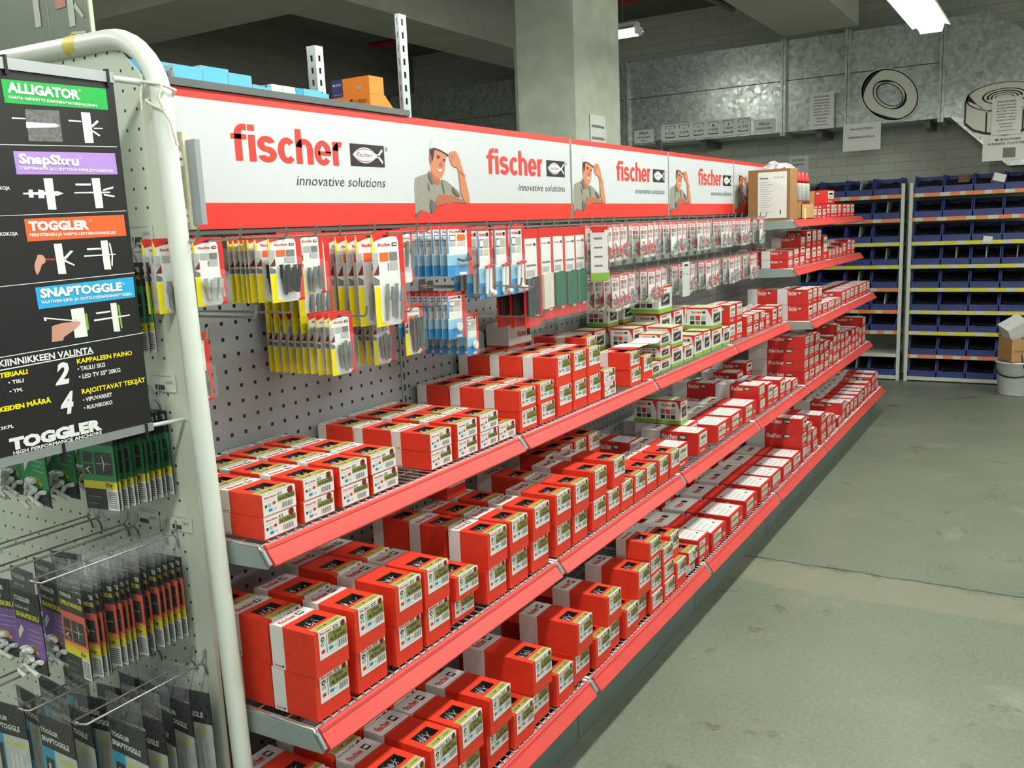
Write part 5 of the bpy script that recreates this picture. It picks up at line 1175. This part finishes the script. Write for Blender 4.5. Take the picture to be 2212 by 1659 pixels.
b = MB(); b.box(-.030, .064, 0, .060, 0, .047, orange_c); b.box(-.070, -.030, 0, .060, 0, .047, navy); b.build('carton_body', r)
b = MB(); o = (-.070, -.0008, 0); b.text('SORMAT', .012, .030, .024, .006, o, X, Z, white_p, .0); b.ell(.008, .033, .003, .003, o, X, Z, white_p, 10); b.text('www.sormat.com', .008, .006, .028, .003, o, X, Z, white_p, 0); b.rect(.09, .105, .015, .022, o, X, Z, lgrey_ink); b.build('printed_label', r)

# ------------------------------------------------------------------ end stand: white tube frame with pegboard
XE = -0.030
def end_stand():
    r = empty('pegboard_stand', (XE, .1, 0), 'white bent-tube stand with perforated white board at the gondola end', 'display stand')
    o = (-XE, -.1, 0)
    b = MB()
    P = [(XE, -.347, 0.0), (XE, -.333, .6), (XE, -.315, 1.2), (XE, -.302, 1.70)]
    c = (-.302 + .135, 1.755)
    for i in range(0, 10):
        t = math.pi - (math.pi / 2) * i / 9
        P.append((XE, c[0] + .135 * math.cos(t), c[1] + .130 * math.sin(t)))
    P += [(XE, .2, 1.893), (XE, .95, 1.905)]
    b.tube(P, .0192, cream_tube, 16); b.build('tube_frame', r, o)
    b = MB(); b.tube([(XE, -.088, 1.8875), (XE, -.052, 1.888)], .0197, mat('yellow_tape', (226, 206, 96), .5, var=.05), 16); b.build('yellow_tape', r, o)
    b = MB()
    prof = [(-.245, .05), (.93, .05), (.93, 1.878), (-.178, 1.878), (-.245, 1.815)]
    b.prism(prof[::-1], (XE + .001, 0, 0), Y, Z, (.006, 0, 0), peg_m)
    b.build('perforated_board', r, o)
    b = MB(); b.box(XE + .001, XE + .010, -.286, -.2455, .05, 1.80, mat('white_stand_metal', (208, 216, 198), .45, var=.03)); b.build('edge_flange', r, o)
end_stand()
def top_poster():
    r = empty('backboard', (.03, .32, 1.86), 'picture board with painted grey glare, standing above the white tube at top left', 'board')
    b = MB(); b.box(-.003, .003, -.36, .40, 0, .6, mat('grey_glare_board', (124, 134, 120), .35, var=.03)); b.box(-.004, .004, -.364, -.36, 0, .6, cream_ink); b.build('board', r)  # glare on a black board, put into its grey colour and pale print
    b = MB(); o = (-.0045, .4, 0); p_ = mat('glare_pale_print', (188, 198, 182), .5, var=.02)
    b.rect(.58, .60, .10, .24, o, NY, Z, p_); b.rect(.695, .715, .085, .20, o, NY, Z, p_); b.rect(.655, .69, .125, .145, o, NY, Z, mat('glare_pale_red', (190, 120, 98), .5, var=.0)); b.flat([(.715, .12), (.74, .095), (.745, .10), (.72, .13)], o, NY, Z, p_)
    for p, q_ in (((.665, .045), (.70, .070)), ((.70, .070), (.745, .066)), ((.665, .045), (.69, .046))):
        b.flat([p, q_, (q_[0], q_[1] + .005), (p[0], p[1] + .005)], o, NY, Z, p_)
    b.rect(.6265, .6275, .0, .6, o, NY, Z, p_); b.build('printed_pictures', r)
top_poster()

# hanging poster beside the stand
PCOLS = {'green': mat('poster_green', (22, 170, 70), .4, var=.02), 'purple': mat('poster_purple', (178, 140, 214), .4, var=.02), 'orange': mat('poster_orange', (246, 98, 44), .4, var=.02), 'blue': mat('poster_blue', (44, 168, 222), .4, var=.02), 'white': white_p, 'yellow': yellow, 'grey': mat('poster_grey_stone', (104, 106, 102), .6, var=.35, scale=160), 'red': red_print, 'skin': mat('poster_skin', (204, 150, 130), .5, var=.05), 'lime': green_l}
poster_black = mat('poster_black', (27, 26, 26), .42, var=.06)
def poster():
    yP = -.270
    r = empty('hanging_poster', (-.31, yP, 1.165), 'black poster with green, purple, orange and blue banners hanging beside the stand', 'poster')
    o = (.31, -yP, -1.165)
    b = MB(); b.box(-.52, -.1045, yP, yP + .001, 1.172, 1.792, poster_black); b.build('poster_sheet', r, o)
    b = MB(); 
    for i, (c, P) in enumerate(POSTER_POLYS): b.flat(P, (0, yP - .0004 - .00001 * i, 0), X, Z, PCOLS[c])
    b.build('printed_pictures', r, o)
    b = MB()
    for t, c, x, z, w, h, bo, it in POSTER_TEXTS: b.text(t, x, z, w, h, (0, yP - .0012, 0), X, Z, PCOLS[c], bo, it)
    for x, z in ((-.1725, 1.7685), (-.186, 1.656), (-.181, 1.5505), (-.131, 1.437)): b.ring(x, z, .0022, .0022, .7, (0, yP - .0012, 0), X, Z, white_p, 10)
    b.build('lettering', r, o)
    alu = mat('clip_rail_aluminium', (168, 174, 174), .35, .6, var=.03)
    b = MB(); b.box(-.52, -.104, yP - .004, yP + .004, 1.788, 1.806, alu); b.build('top_rail', r, o)
    b = MB(); b.box(-.52, -.104, yP - .004, yP + .004, 1.160, 1.175, alu); b.build('bottom_rail', r, o)
    b = MB(); b.tube([(-.106, yP, 1.796), (-.052, yP, 1.796), (-.047, yP, 1.796)], [.006, .006, .009], mat('clear_rod', (206, 214, 208), .2, var=.02), 8); b.build('top_rod', r, o)
    b = MB(); b.tube([(-.106, yP, 1.169), (-.030, yP, 1.166)], .004, mat('clear_rod'  , (206, 214, 208), .2, var=.02), 8); b.build('bottom_rod', r, o)
    for x, z in ((-.298, 1.80), (-.1165, 1.80), (-.12, 1.165), (-.285, 1.165)):
        b = MB(); b.box(x - .0025, x + .0025, yP - .0055, yP + .0055, z - .020, z + .010, black); b.build('black_clip', r, o)
poster()
rope_m = mat('white_rope', (220, 222, 206), .8, var=.2, scale=400)
b = MB()
b.tube([(-.049, -.274, 1.796), (-.052, -.296, 1.792), (-.045, -.324, 1.786), (-.022, -.330, 1.778), (-.010, -.306, 1.772), (-.028, -.281, 1.768), (-.052, -.285, 1.762), (-.054, -.303, 1.752), (-.046, -.322, 1.742), (-.036, -.327, 1.722), (-.034, -.330, 1.70), (-.030, -.331, 1.68)], .003, rope_m, 7)
b.tube([(-.050, -.276, 1.79), (-.055, -.276, 1.77), (-.054, -.275, 1.745)], .0028, rope_m, 7)
b.tube([(-.045, -.324, 1.786), (-.051, -.318, 1.765), (-.045, -.324, 1.742)], .003, rope_m, 7)
tag(b.build('rope'), 'white cord tied round the bent tube holding the poster rod', 'cord')
r = empty('sample_board', (.02, -.29, 1.53), 'cream plasterboard sample with grey plate strapped behind the white tube', 'sample')
b = MB(); b.box(-.012, .004, -.010, .020, .0, .180, mat('plasterboard', (226, 222, 196), .8, var=.06, scale=90)); b.build('plasterboard_piece', r)
b = MB(); b.box(-.006, .006, -.035, -.0105, .008, .165, mat('grey_plate', (146, 152, 156), .5, var=.03)); b.build('grey_plate', r)
for z_ in (.13, .025):
    b = MB(); b.tube([(-.055, -.012, z_), (-.012, -.002, z_ - .001)], .0024, zinc, 6); b.build('screw', r)
    b = MB(); b.face([(-.045, -.012, z_ + .03), (-.012, -.004, z_ + .012), (-.012, -.004, z_ + .002), (-.04, -.012, z_ + .006)], plug_w); b.face([(-.045, -.012, z_ - .006), (-.012, -.004, z_ - .002), (-.012, -.004, z_ - .012), (-.038, -.012, z_ - .018)], plug_w); b.build('toggle_wing', r)

def price_tag(y0, y1, z0, z1, price, w_):
    r = empty('price_tag', (XE - .001, (y0 + y1) / 2, z0), 'white price tag reading %s euros, %s' % (price, w_), 'price tag', 'price tags on the perforated board')
    W, H = abs(y0 - y1), z1 - z0
    b = MB(); b.box(-.0012, 0, -W / 2, W / 2, 0, H, mat('tag_paper', (216, 222, 206), .4, var=.02)); b.build('tag_sheet', r)
    b = MB(); o = (-.0018, W / 2, 0)
    b.text('ALLIGATOR ANKKURI + RUUVI', W * .04, H * .86, W * .8, H * .07, o, NY, Z, grey_ink, 0); b.text(price + ' €', W * .58, H * .44, W * .3, H * .20, o, NY, Z, grey_ink, 0)
    for i in range(12): b.rect(W * (.10 + .035 * i), W * (.115 + .035 * i + .012 * (i % 3)), H * .10, H * .38, o, NY, Z, dark)
    b.build('lettering', r)
price_tag(-.168, -.237, 1.506, 1.542, '5,00', 'highest on the perforated board')
price_tag(-.188, -.257, 1.218, 1.253, '6,90', 'beside the lower part of the poster')
price_tag(-.193, -.260, .931, .964, '3,90', 'right end above the orange packs')
price_tag(-.09, -.158, .930, .963, '4,50', 'below the green packs')

# double-prong hooks
def prong_proto(L, g=.033):
    b = MB(); r = .0022; P = []
    for s_ in (-1, 1):
        y = s_ * g / 2
        b.tube([(-.001, y, -.030), (-.004, y, -.012), (-.012, y, 0), (-.004, y, .010), (-.003, y, .022), (-.001, y, .026)], r, rod_m, 6)
        P.append([(-.012, y, 0), (-L, y, .0)])
    b.tube(P[0] + [(-L - .008, -g * .3, .003), (-L - .008, g * .3, .003)] + P[1][::-1], r, rod_m, 6)
    return b.mesh('double_hook')
PR = {L: prong_proto(L) for L in (.27, .29)}
PEG = [(-.197, .926, .29), (-.0725, .926, .29), (.055, .926, .27), (-.243, .657, .27), (-.100, .657, .29), (.05, .657, .29), (-.19, 1.203, .27), (-.055, 1.203, .27), (.07, 1.203, .27), (-.20, 1.492, .27)]
PEGN = ['through the orange packs', 'through the purple packs', 'left of the purple packs', 'lowest row, right, with blue-striped packs', 'lowest row, middle, with blue-striped packs', 'lowest row, left end', 'through the green cards', 'through the green packs', 'left of the green packs', 'behind the poster']
for (y, z, L), w_ in zip(PEG, PEGN):
    tag(put('double_hook', PR[L], None, (XE - .001, y, z)), 'double wire hook on the perforated board, ' + w_, 'hook', 'double hooks on the perforated board')
tog_o = mat('pack_orange', (230, 92, 60), .4, var=.05); tog_p = mat('pack_purple', (130, 80, 168), .4, var=.05); tog_g = mat('pack_green', (20, 150, 76), .4, var=.05); tog_c = mat('pack_cyan', (40, 165, 200), .4, var=.04); tog_dk = mat('pack_black', (32, 31, 30), .35, var=.1)
amber = mat('pack_amber', (244, 170, 30), .4, var=.05)
def toggler_pack(w, h, flap, body, title, sub, kg, style):
    """pack hanging from (0,0,0), printed side towards -Y"""
    b = MB(); hw = w / 2; t = -flap; e = .0004
    b.box(-hw, hw, 0, .0012, -flap - h, -flap, tog_dk)
    o = (-hw, -e, -flap - h); o2 = (-hw, -2 * e, -flap - h); o3 = (-hw, -3 * e, -flap - h)
    R = lambda x0, x1, a, c, m, oo=o: b.rect(w * x0, w * x1, h * a, h * c, oo, X, Z, m)
    if style == 'card':
        R(0, 1, .36, .74, body); R(0, 1, .33, .38, amber if body is tog_o else body, o2); R(0, 1, .24, .335, yellow, o2); R(.66, 1, 0, .24, white_p, o2)
        for i in range(8): R(.70, .96, .03 + .024 * i, .042 + .024 * i, grey_ink, o3)
        R(.40, .92, .40, .66, tog_dk, o2); R(.06, .34, .54, .66, tog_dk, o2); R(.06, .34, .40, .52, tog_dk, o2)
        b.flat([(w * .62, h * .42), (w * .66, h * .52), (w * .62, h * .64), (w * .70, h * .53)], o3, X, Z, white_p); b.flat([(w * .45, h * .525), (w * .88, h * .53), (w * .88, h * .54), (w * .45, h * .535)], o3, X, Z, lgrey_ink)
        b.flat([(w * .1, h * .46), (w * .25, h * .50), (w * .25, h * .49), (w * .16, h * .455), (w * .25, h * .42), (w * .24, h * .41)], o3, X, Z, white_p)
        b.text('TOGGLER', w * .05, h * .92, w * .48, h * .04, o2, X, Z, white_p, .03); b.text('TB', w * .80, h * .90, w * .14, h * .05, o2, X, Z, white_p, .03); b.text(sub, w * .05, h * .82, w * .88, h * .05, o2, X, Z, yellow, .03)
        b.text(kg, w * .66, h * .265, w * .2, h * .05, o3, X, Z, dark, .03)
        R(.06, .5, .14, .15, grey_ink, o2); R(.06, .4, .06, .07, grey_ink, o2)
        ex = None
    elif style == 'bag':
        R(0, 1, .20, .62, body); R(.38, .66, .24, .32, yellow, o2); b.flat([(w * .3, h * .24), (w * .75, h * .24), (w * .6, h * .33), (w * .45, h * .33)], o2, X, Z, yellow)
        for i in range(3): R(.42, .9, .40 + .06 * i, .41 + .06 * i, lgrey_ink, o2)
        b.flat([(w * .06, h * .36), (w * .28, h * .5), (w * .2, h * .56), (w * .05, h * .46)], o2, X, Z, white_p)
        b.text('TOGGLER', w * .06, h * .86, w * .6, h * .055, o2, X, Z, white_p, .03); b.text(sub, w * .06, h * .66, w * .85, h * .06, o2, X, Z, yellow, .04); b.text(title, w * .06, h * .76, w * .5, h * .045, o2, X, Z, white_p, .0)
    else:
        R(0, .36, 0, .74, body); R(.36, 1, 0, .74, mat('pack_grey_film', (200, 210, 202), .35, var=.12, scale=40)); R(.08, .32, .40, .66, tog_dk, o2); R(.08, .32, .06, .32, tog_dk, o2); R(.15, .22, .42, .62, cream_ink, o3); R(.15, .22, .08, .28, cream_ink, o3)
        b.text('TOGGLER', w * .04, h * .86, w * .5, h * .035, o2, X, Z, white_p, .03); b.text('SNAPTOGGLE', w * .04, h * .79, w * .78, h * .04, o2, X, Z, white_p, .04); b.text('10 TOGGLERIT', w * .42, h * .66, w * .5, h * .032, o2, X, Z, yellow, .03)
        for i in range(3): b.flat([(w * (.5 + .14 * i), h * .05), (w * (.56 + .14 * i), h * .05), (w * (.54 + .12 * i), h * .6), (w * (.5 + .12 * i), h * .6)], o2, X, Z, white_p)
    root = b.mesh('anchor_pack')
    s = MB(); s.face([(-hw, -.002, -flap), (hw, -.002, -flap), (hw * .96, -.001, .006), (-hw * .96, -.001, .006)], clear_b); s.face([(-hw * 1.02, -.003, -flap - h - .008), (hw * 1.02, -.003, -flap - h - .008), (hw * 1.02, -.002, -flap), (-hw * 1.02, -.002, -flap)], clear_m)
    parts = [('clear_film', s.mesh('clear_film'))]
    if style == 'bag':
        c = MB(); rnd = random.Random(9)
        for i in range(16):
            p = Vector((rnd.uniform(-hw * .75, hw * .75), -.006 - rnd.uniform(0, .008), -flap - h * .8 - rnd.uniform(-.02, .045))); a = rnd.uniform(-.5, .9); d = Vector((math.cos(a), 0, math.sin(a))) * .013
            c.tube([p - d, p - d * .2, p + d], [.002, .0045, .005], plug_w, 6)
        parts.append(('plugs', c.mesh('plugs')))
    return root, tuple(parts)
pk_tb = toggler_pack(.084, .168, .043, tog_o, '', 'KIPSILEVYANKKURI', '63 kg', 'card'); pk_al = toggler_pack(.084, .170, .022, tog_g, '', 'ALLIGATOR A6', '93 kg', 'card')
pk_pu = toggler_pack(.092, .165, .060, tog_p, 'hollow wall', 'SNAPSKRU', '', 'bag'); pk_gb = toggler_pack(.100, .165, .020, tog_g, 'all materials', 'ALLIGATOR', '', 'bag'); pk_sn = toggler_pack(.116, .270, .050, tog_c, '', '', '', 'snap')
def row_packs(p, y, z, x0, step, n, desc, cat='pack', group='anchor packs on the end stand', jit=.16):
    for i in range(n):
        x = x0 + step * i
        rz = -math.pi / 2 + random.uniform(-jit, jit)
        place('anchor_pack', p, (x, y + random.uniform(-.004, .004), z + .002), '%s, %s' % (desc, 'frontmost' if i == 0 else ORD[i + 1] + ' from front'), cat, group, rz)
row_packs(pk_tb, -.197, .926, -.262, .0138, 16, 'black and orange anchor pack with yellow band')
row_packs(pk_al, -.19, 1.203, -.170, .0128, 11, 'black and green anchor pack with yellow band, under the poster')
row_packs(pk_al, -.205, 1.492, -.105, .0150, 4, 'narrow green anchor pack seen right of the poster', jit=.05)
row_packs(pk_gb, -.055, 1.203, -.215, .052, 4, 'green clear anchor bag below the poster')
row_packs(pk_gb, .07, 1.203, -.25, .06, 4, 'green clear anchor bag at left edge below poster')
row_packs(pk_pu, -.0725, .926, -.275, .050, 5, 'purple anchor bag with white plugs')
row_packs(pk_pu, .055, .926, -.26, .05, 4, 'purple anchor bag at the left edge')
row_packs(pk_sn, -.243, .657, -.215, .036, 5, 'black and blue-striped anchor pack, lowest row, right hook')
row_packs(pk_sn, -.100, .657, -.270, .045, 5, 'black and blue-striped anchor pack, lowest row, middle hook')
row_packs(pk_sn, .05, .657, -.28, .05, 4, 'black and blue-striped anchor pack, lowest row, left hook')
# ------------------------------------------------------------------ bin rack on the far wall
bin_blue = mat('navy_bin_plastic', (58, 72, 136), .45, var=.05); bin_dark = mat('shade_goods_dark', (30, 31, 34), .7, var=.3, scale=60)
rack_w = mat('rack_white', (216, 222, 208), .45, var=.03); strip_y = mat('yellow_strip', (232, 222, 60), .5, var=.03); strip_o = mat('orange_strip', (244, 146, 86), .5, var=.03); tag_p = mat('strip_tag_paper', (216, 218, 196), .5, var=.04); tag_w = mat('divider_pale', (190, 206, 196), .5, var=.03)
XR = 7.47
BZ = [1.648, 1.440, 1.233, 1.032, .830, .632, .447, .239, .040]
def bin_protos():
    b = MB(); W, D, H, f = .114, .40, .150, .058; t = .003
    b.box(-W, W, 0, D, 0, t, bin_blue)
    b.box(-W, W, 0, t, 0, f, bin_blue); b.box(-W - .0, W, -.004, 0, f - .012, f, bin_blue)
    b.box(-W, W, D - t, D, 0, H, bin_blue)
    for s_ in (-1, 1):
        x0 = s_ * W; x1 = s_ * (W - t)
        b.prism([(0, 0), (D, 0), (D, H), (.075, H), (.012, f), (0, f)], (min(x0, x1), 0, 0), Y, Z, (t, 0, 0), bin_blue)
        b.prism([(0, f), (.012, f), (.078, H), (.066, H)], (x0 if s_ < 0 else x0 - .010, 0, 0), Y, Z, (.010, 0, 0), bin_blue)
    root = b.mesh('storage_bin')
    d = MB(); d.prism([(.012, t), (D - .01, t), (D - .01, H), (.085, H), (.03, f + .005)], (-.003, 0, 0), Y, Z, (.006, 0, 0), tag_w)
    g = MB(); rnd = random.Random(2)  # near-black heap of goods added to darken the bin interiors like shade
    n = 8; V = [(-W + .004 + (2 * W - .008) * i / n, .02 + .36 * j / n, .030 + .085 * (j / n) + rnd.uniform(-.008, .008)) for i in range(n + 1) for j in range(n + 1)]
    g.mesh_in(V, [(i * (n + 1) + j, (i + 1) * (n + 1) + j, (i + 1) * (n + 1) + j + 1, i * (n + 1) + j + 1) for i in range(n) for j in range(n)], bin_dark)
    for i in range(26):
        p = Vector((rnd.uniform(-.1, .1), rnd.uniform(.03, .3), rnd.uniform(.05, .07))); a = rnd.uniform(0, 3.1); q_ = Vector((math.cos(a), math.sin(a), rnd.uniform(-.2, .2))) * .02
        q_.x = max(min(q_.x, .1), -.1); g.tube([p - q_, p + q_], .005, bin_dark, 5)
    return root, d.mesh('bin_divider'), g.mesh('shade_goods')
BB, BD, BG_ = bin_protos()
def rack(y0, y1, which, nb, colours):
    r = empty('storage_rack', (XR + .22, (y0 + y1) / 2, 0), 'white steel bin rack against the far wall, ' + which, 'rack', 'bin racks on the far wall')
    o = (-(XR + .22), -(y0 + y1) / 2, 0)
    for y in (y0, y1):
        for x in (XR, XR + .42):
            b = MB(); s_ = -1 if y == y0 else 1
            ya, yb = (y - .030, y - .002) if y == y0 else (y + .002, y + .030)
            b.box(x, x + .03, ya, yb, 0, 1.745, rack_w); b.build('post', r, o)
    for k, z in enumerate(BZ):
        b = MB(); b.box(XR + .005, XR + .44, y1 + .032, y0 - .032, z - .030, z - .003, rack_w); b.build('shelf_board', r, o)
        c = colours[k]; rnd = random.Random(k * 7 + len(which))
        b = MB(); b.box(XR - .003, XR + .005, y1 + .032, y0 - .032, z - .028, z + .004, c)
        y = y0 - .05
        while y > y1 + .12:
            w_ = rnd.uniform(.045, .08); b.box(XR - .0042, XR - .003, y - w_, y, z - .027, z + .003, tag_p); y -= w_ + rnd.uniform(.05, .16)
        b.build('label_strip', r, o)
    W = (y0 - y1 - .07) / nb
    for k, z in enumerate(BZ):
        for i in range(nb):
            if which.startswith('left') and k == 7: continue
            yc = y0 - .035 - W * (i + .5)
            name = 'navy storage bin, %s rack, %s row from the top, %s from left' % (which.split(' ')[0], ORD[k + 1], ORD[i + 1])
            q_ = put('storage_bin', BB, None, (XR + .006, yc, z + .0006), -math.pi / 2); q_.scale = (W / .2325, 1, 1); tag(q_, name, 'bin', 'storage bins in the racks')
            if (which.startswith('left') and (k + i) % 2 == 0) or (which.startswith('right') and k == 3 and i): put('bin_divider', BD, q_)
            put('shade_goods', BG_, q_)
OO, YY, WW = strip_o, strip_y, rack_w
rack(.46, -.530, 'left bay partly behind the gondola', 4, [OO, OO, YY, YY, OO, OO, OO, WW, WW])
rack(-.565, -1.56, 'right bay beside the bucket', 4, [OO, OO, YY, YY, YY, YY, YY, OO, WW])
b = MB(); b.box(-.045, .045, -.045, .045, 0, .07, mat('light_blue_pack', (60, 170, 205), .5, var=.03)); b.box(-.046, .02, -.046, .046, .0, .0705, white_p)
o_ = tag(b.build('small_carton', None, (XR + .02, -1.235, 1.70)), 'small blue and white carton tilted in a top row bin', 'box'); o_.rotation_euler = (.3, .4, .3)
b = MB(); b.box(-.05, .05, -.045, .045, 0, .003, mat('brown_card', (120, 96, 66), .7, var=.05)); b.box(.047, .05, -.045, .045, 0, .075, mat('brown_card', (120, 96, 66), .7, var=.05)); b.box(-.05, .05, -.045, -.042, 0, .02, MATS['brown_card']); b.box(-.05, .05, .042, .045, 0, .02, MATS['brown_card']); b.box(-.05, -.047, -.045, .045, 0, .02, MATS['brown_card'])
tag(b.build('brown_tray', None, (XR + .07, -.985, 1.648 + .075)), 'small brown card tray with raised lid in a top row bin', 'tray')
b = MB(); b.box(0, .001, -.018, .018, 0, .11, mat('yellow_note', (220, 206, 160), .6, var=.03)); tag(b.build('paper_label', None, (8.046, -.765, 1.80)), 'narrow cream label strip stuck on the far wall above the bins', 'label')
b = MB(); b.box(0, .001, -.05, .02, 0, .05, paper); o_ = b.build('paper_label', None, (XR - .006, -1.17, 1.222)); o_.rotation_euler = (.15, 0, 0); tag(o_, 'crooked white paper label on the yellow strip of right rack', 'label')

# ------------------------------------------------------------------ bucket corner
bk = (7.09, -1.462)
r = empty('white_bucket', (bk[0], bk[1], 0), 'large white plastic bucket with black handle on the floor by the rack', 'bucket')
b = MB(); bw_ = mat('bucket_white', (226, 232, 230), .35, var=.03)
b.lathe([(0, .002), (.118, .002), (.124, .008), (.148, .262), (.157, .266), (.159, .276), (.150, .280), (.146, .268), (.122, .012), (0, .010)], bw_, 32); b.build('pail', r)
b = MB(); P = []
for i in range(13):
    t = math.radians(95 + 155 * i / 12); P.append((.150 * math.cos(t), .150 * math.sin(t), .205 - .045 * math.sin(math.pi * i / 12)))
b.tube(P, .006, black, 7); b.build('handle', r)
cb_m = mat('cardboard', (188, 146, 92), .7, var=.05); cb_d = mat('cardboard_inside', (150, 112, 66), .8, var=.06)
def cardboard_box(x, y, z, w, d, h, rz, label, txt=None):
    r = empty('cardboard_box', (x, y, z), label, 'box', None, rz)
    b = MB(); t = .004
    b.box(-w / 2, w / 2, -d / 2, d / 2, 0, t, cb_m); b.box(-w / 2, w / 2, -d / 2, -d / 2 + t, 0, h, cb_m); b.box(-w / 2, w / 2, d / 2 - t, d / 2, 0, h, cb_m); b.box(-w / 2, -w / 2 + t, -d / 2, d / 2, 0, h, cb_m); b.box(w / 2 - t, w / 2, -d / 2, d / 2, 0, h, cb_m); b.build('carton_body', r)
    b = MB(); b.face([(-w / 2, d / 2, h), (w / 2, d / 2, h), (w / 2, d / 2 + .03, h + .03), (-w / 2, d / 2 + .03, h + .03)], cb_d); b.build('flap', r)
    if txt: b = MB(); b.text(txt, w * .12, h * .42, w * .6, h * .11, (-w / 2, -d / 2 - .0008, 0), X, Z, dark, 0); b.build('printed_label', r)
    return r
cardboard_box(7.07, -1.475, .282, .225, .22, .185, math.radians(-62), 'open cardboard box standing on the white bucket', 'HUIKKIJAISTIA 20')
r = empty('polystyrene_block', (7.06, -1.455, .47), 'white carton tipped on its edge on top of the cardboard box', 'box', None, math.radians(-62)); r.rotation_euler = (.35, -.5, math.radians(-62))
b = MB(); b.box(-.075, .085, -.06, .07, .0, .14, white_c, 'b'); b.box(-.08, .09, -.064, .074, .132, .15, white_c); b.build('carton_body', r)
b = MB(); b.box(.03, .06, -.0615, -.059, .005, .05, fix_blue2); b.build('blue_band', r)
b = MB(); b.tube([(7.00, -1.50, .48), (6.975, -1.48, .42), (6.958, -1.50, .33), (6.945, -1.52, .24), (6.94, -1.56, .21), (6.95, -1.62, .20)], .0045, black, 6); tag(b.build('cable'), 'thin black cable hanging over the cardboard box and bucket', 'cable')
b = MB(); rnd = random.Random(5)
for i in range(14):
    a = rnd.uniform(0, 6.28); rr = rnd.uniform(.0, .06); c_ = Vector((6.93 + rr * math.cos(a), -1.50 + rr * math.sin(a) * 1.3, .003 + rnd.uniform(0, .03)))
    b.face([c_ + Vector((rnd.uniform(-.03, .03), rnd.uniform(-.03, .03), rnd.uniform(0, .02))) for _ in range(3)], clear_b)
tag(b.build('crumpled_film'), 'crumpled clear plastic film on the floor before the bucket', 'plastic')
b = MB(); b.box(0, .02, -.02, .02, 0, .46, cb_m); b.box(0, .30, -.24, -.02, 0, .46, cb_d); tag(b.build('cardboard_sheet', None, (7.06, -1.665, 0)), 'brown cardboard standing on the floor right of the bucket', 'cardboard')

# ------------------------------------------------------------------ cardboard display and cartridges on the topmost shelf
r = empty('display_carton', (4.09, -.29, 1.486), 'brown cardboard carton with white instruction sheet on the topmost shelf', 'box')
cbr = mat('brown_display_card', (150, 112, 64), .7, var=.06)
b = MB(); b.box(-.06, .10, -.118, .118, 0, .283, cbr); b.build('carton_body', r)
b = MB(); b.box(-.0618, -.0605, -.100, .062, .012, .268, paper); b.build('instruction_sheet', r)
b = MB(); o = (-.0625, .062, .012)
b.text('fischer', .01, .218, .05, .010, o, NY, Z, dark, .04); b.text('FIS EM 390 S', .09, .220, .058, .008, o, NY, Z, dark, 0)
for i in range(14): b.rect(.012, .055 + .03 * ((i * 5) % 3) / 2, .198 - .0125 * i, .2005 - .0125 * i, o, NY, Z, lgrey_ink)
b.rect(.125, .131, .02, .045, o, NY, Z, dark); b.build('lettering', r)
b = MB(); rnd = random.Random(8)
V = []; n = 9
for i in range(n + 1):
    for j in range(n + 1): V.append((-.04 + .30 * i / n, -.10 + .2 * j / n, .285 + .045 * math.sin(math.pi * i / n) * math.sin(math.pi * j / n) + rnd.uniform(-.012, .012)))
b.mesh_in(V, [(i * (n + 1) + j, (i + 1) * (n + 1) + j, (i + 1) * (n + 1) + j + 1, i * (n + 1) + j + 1) for i in range(n) for j in range(n)], clear('white_film', (244, 244, 248), .5))
tag(b.build('crumpled_film', None, (4.09, -.29, 1.486)), 'crumpled white plastic film lying over the brown display carton', 'plastic')
r = empty('cartridge_tray', (4.36, -.30, 1.486), 'light brown card tray holding sealant cartridges on the topmost shelf', 'tray')
b = MB(); b.box(-.15, .15, -.13, -.126, 0, .085, cb_m); b.box(-.15, .15, .126, .13, 0, .17, cb_m); b.box(-.15, -.146, -.13, .13, 0, .10, cb_m); b.box(.146, .15, -.13, .13, 0, .16, cb_m); b.box(-.15, .15, -.13, .13, 0, .004, cb_m); b.build('tray_body', r)
b = MB(); b.box(-.10, -.055, -.1325, -.131, .0, .060, mat('yellow_note', (220, 206, 160), .6, var=.03)); b.build('price_note', r)
cart = MB(); cart.lathe([(0, 0), (.024, 0), (.024, .19), (.022, .198), (.010, .204), (0, .204)], mat('cartridge_silver', (176, 176, 170), .35, .2, var=.04), 16); cart.lathe([(.0243, .03), (.0243, .10)], maroon, 16); cm_ = cart.mesh('sealant_cartridge')
cap = MB(); cap.lathe([(0, .262), (.013, .260), (.016, .235), (.020, .222), (.020, .204), (0, .204)], red_print, 14); capm = cap.mesh('red_cap')
for k, (x, y) in enumerate(((-.105, -.095), (-.02, -.095), (.08, -.095), (-.06, -.035), (.03, -.03))):
    place('sealant_cartridge', (cm_, (('red_cap', capm),)), (4.36 + x, -.30 + y, 1.492), 'silver sealant cartridge with red cap in the card tray, %s' % ('front row near end', 'front row middle', 'front row far end', 'second row near end', 'second row far end')[k], 'cartridge', 'sealant cartridges in the tray')
b = MB(); b.box(0, .12, -.004, .004, 0, .26, cbr); o_ = b.build('cardboard_sheet', None, (4.245, -.135, 1.487)); tag(o_, 'brown cardboard sheet standing behind the sealant cartridges', 'cardboard')
print('objects', len(sc.objects))
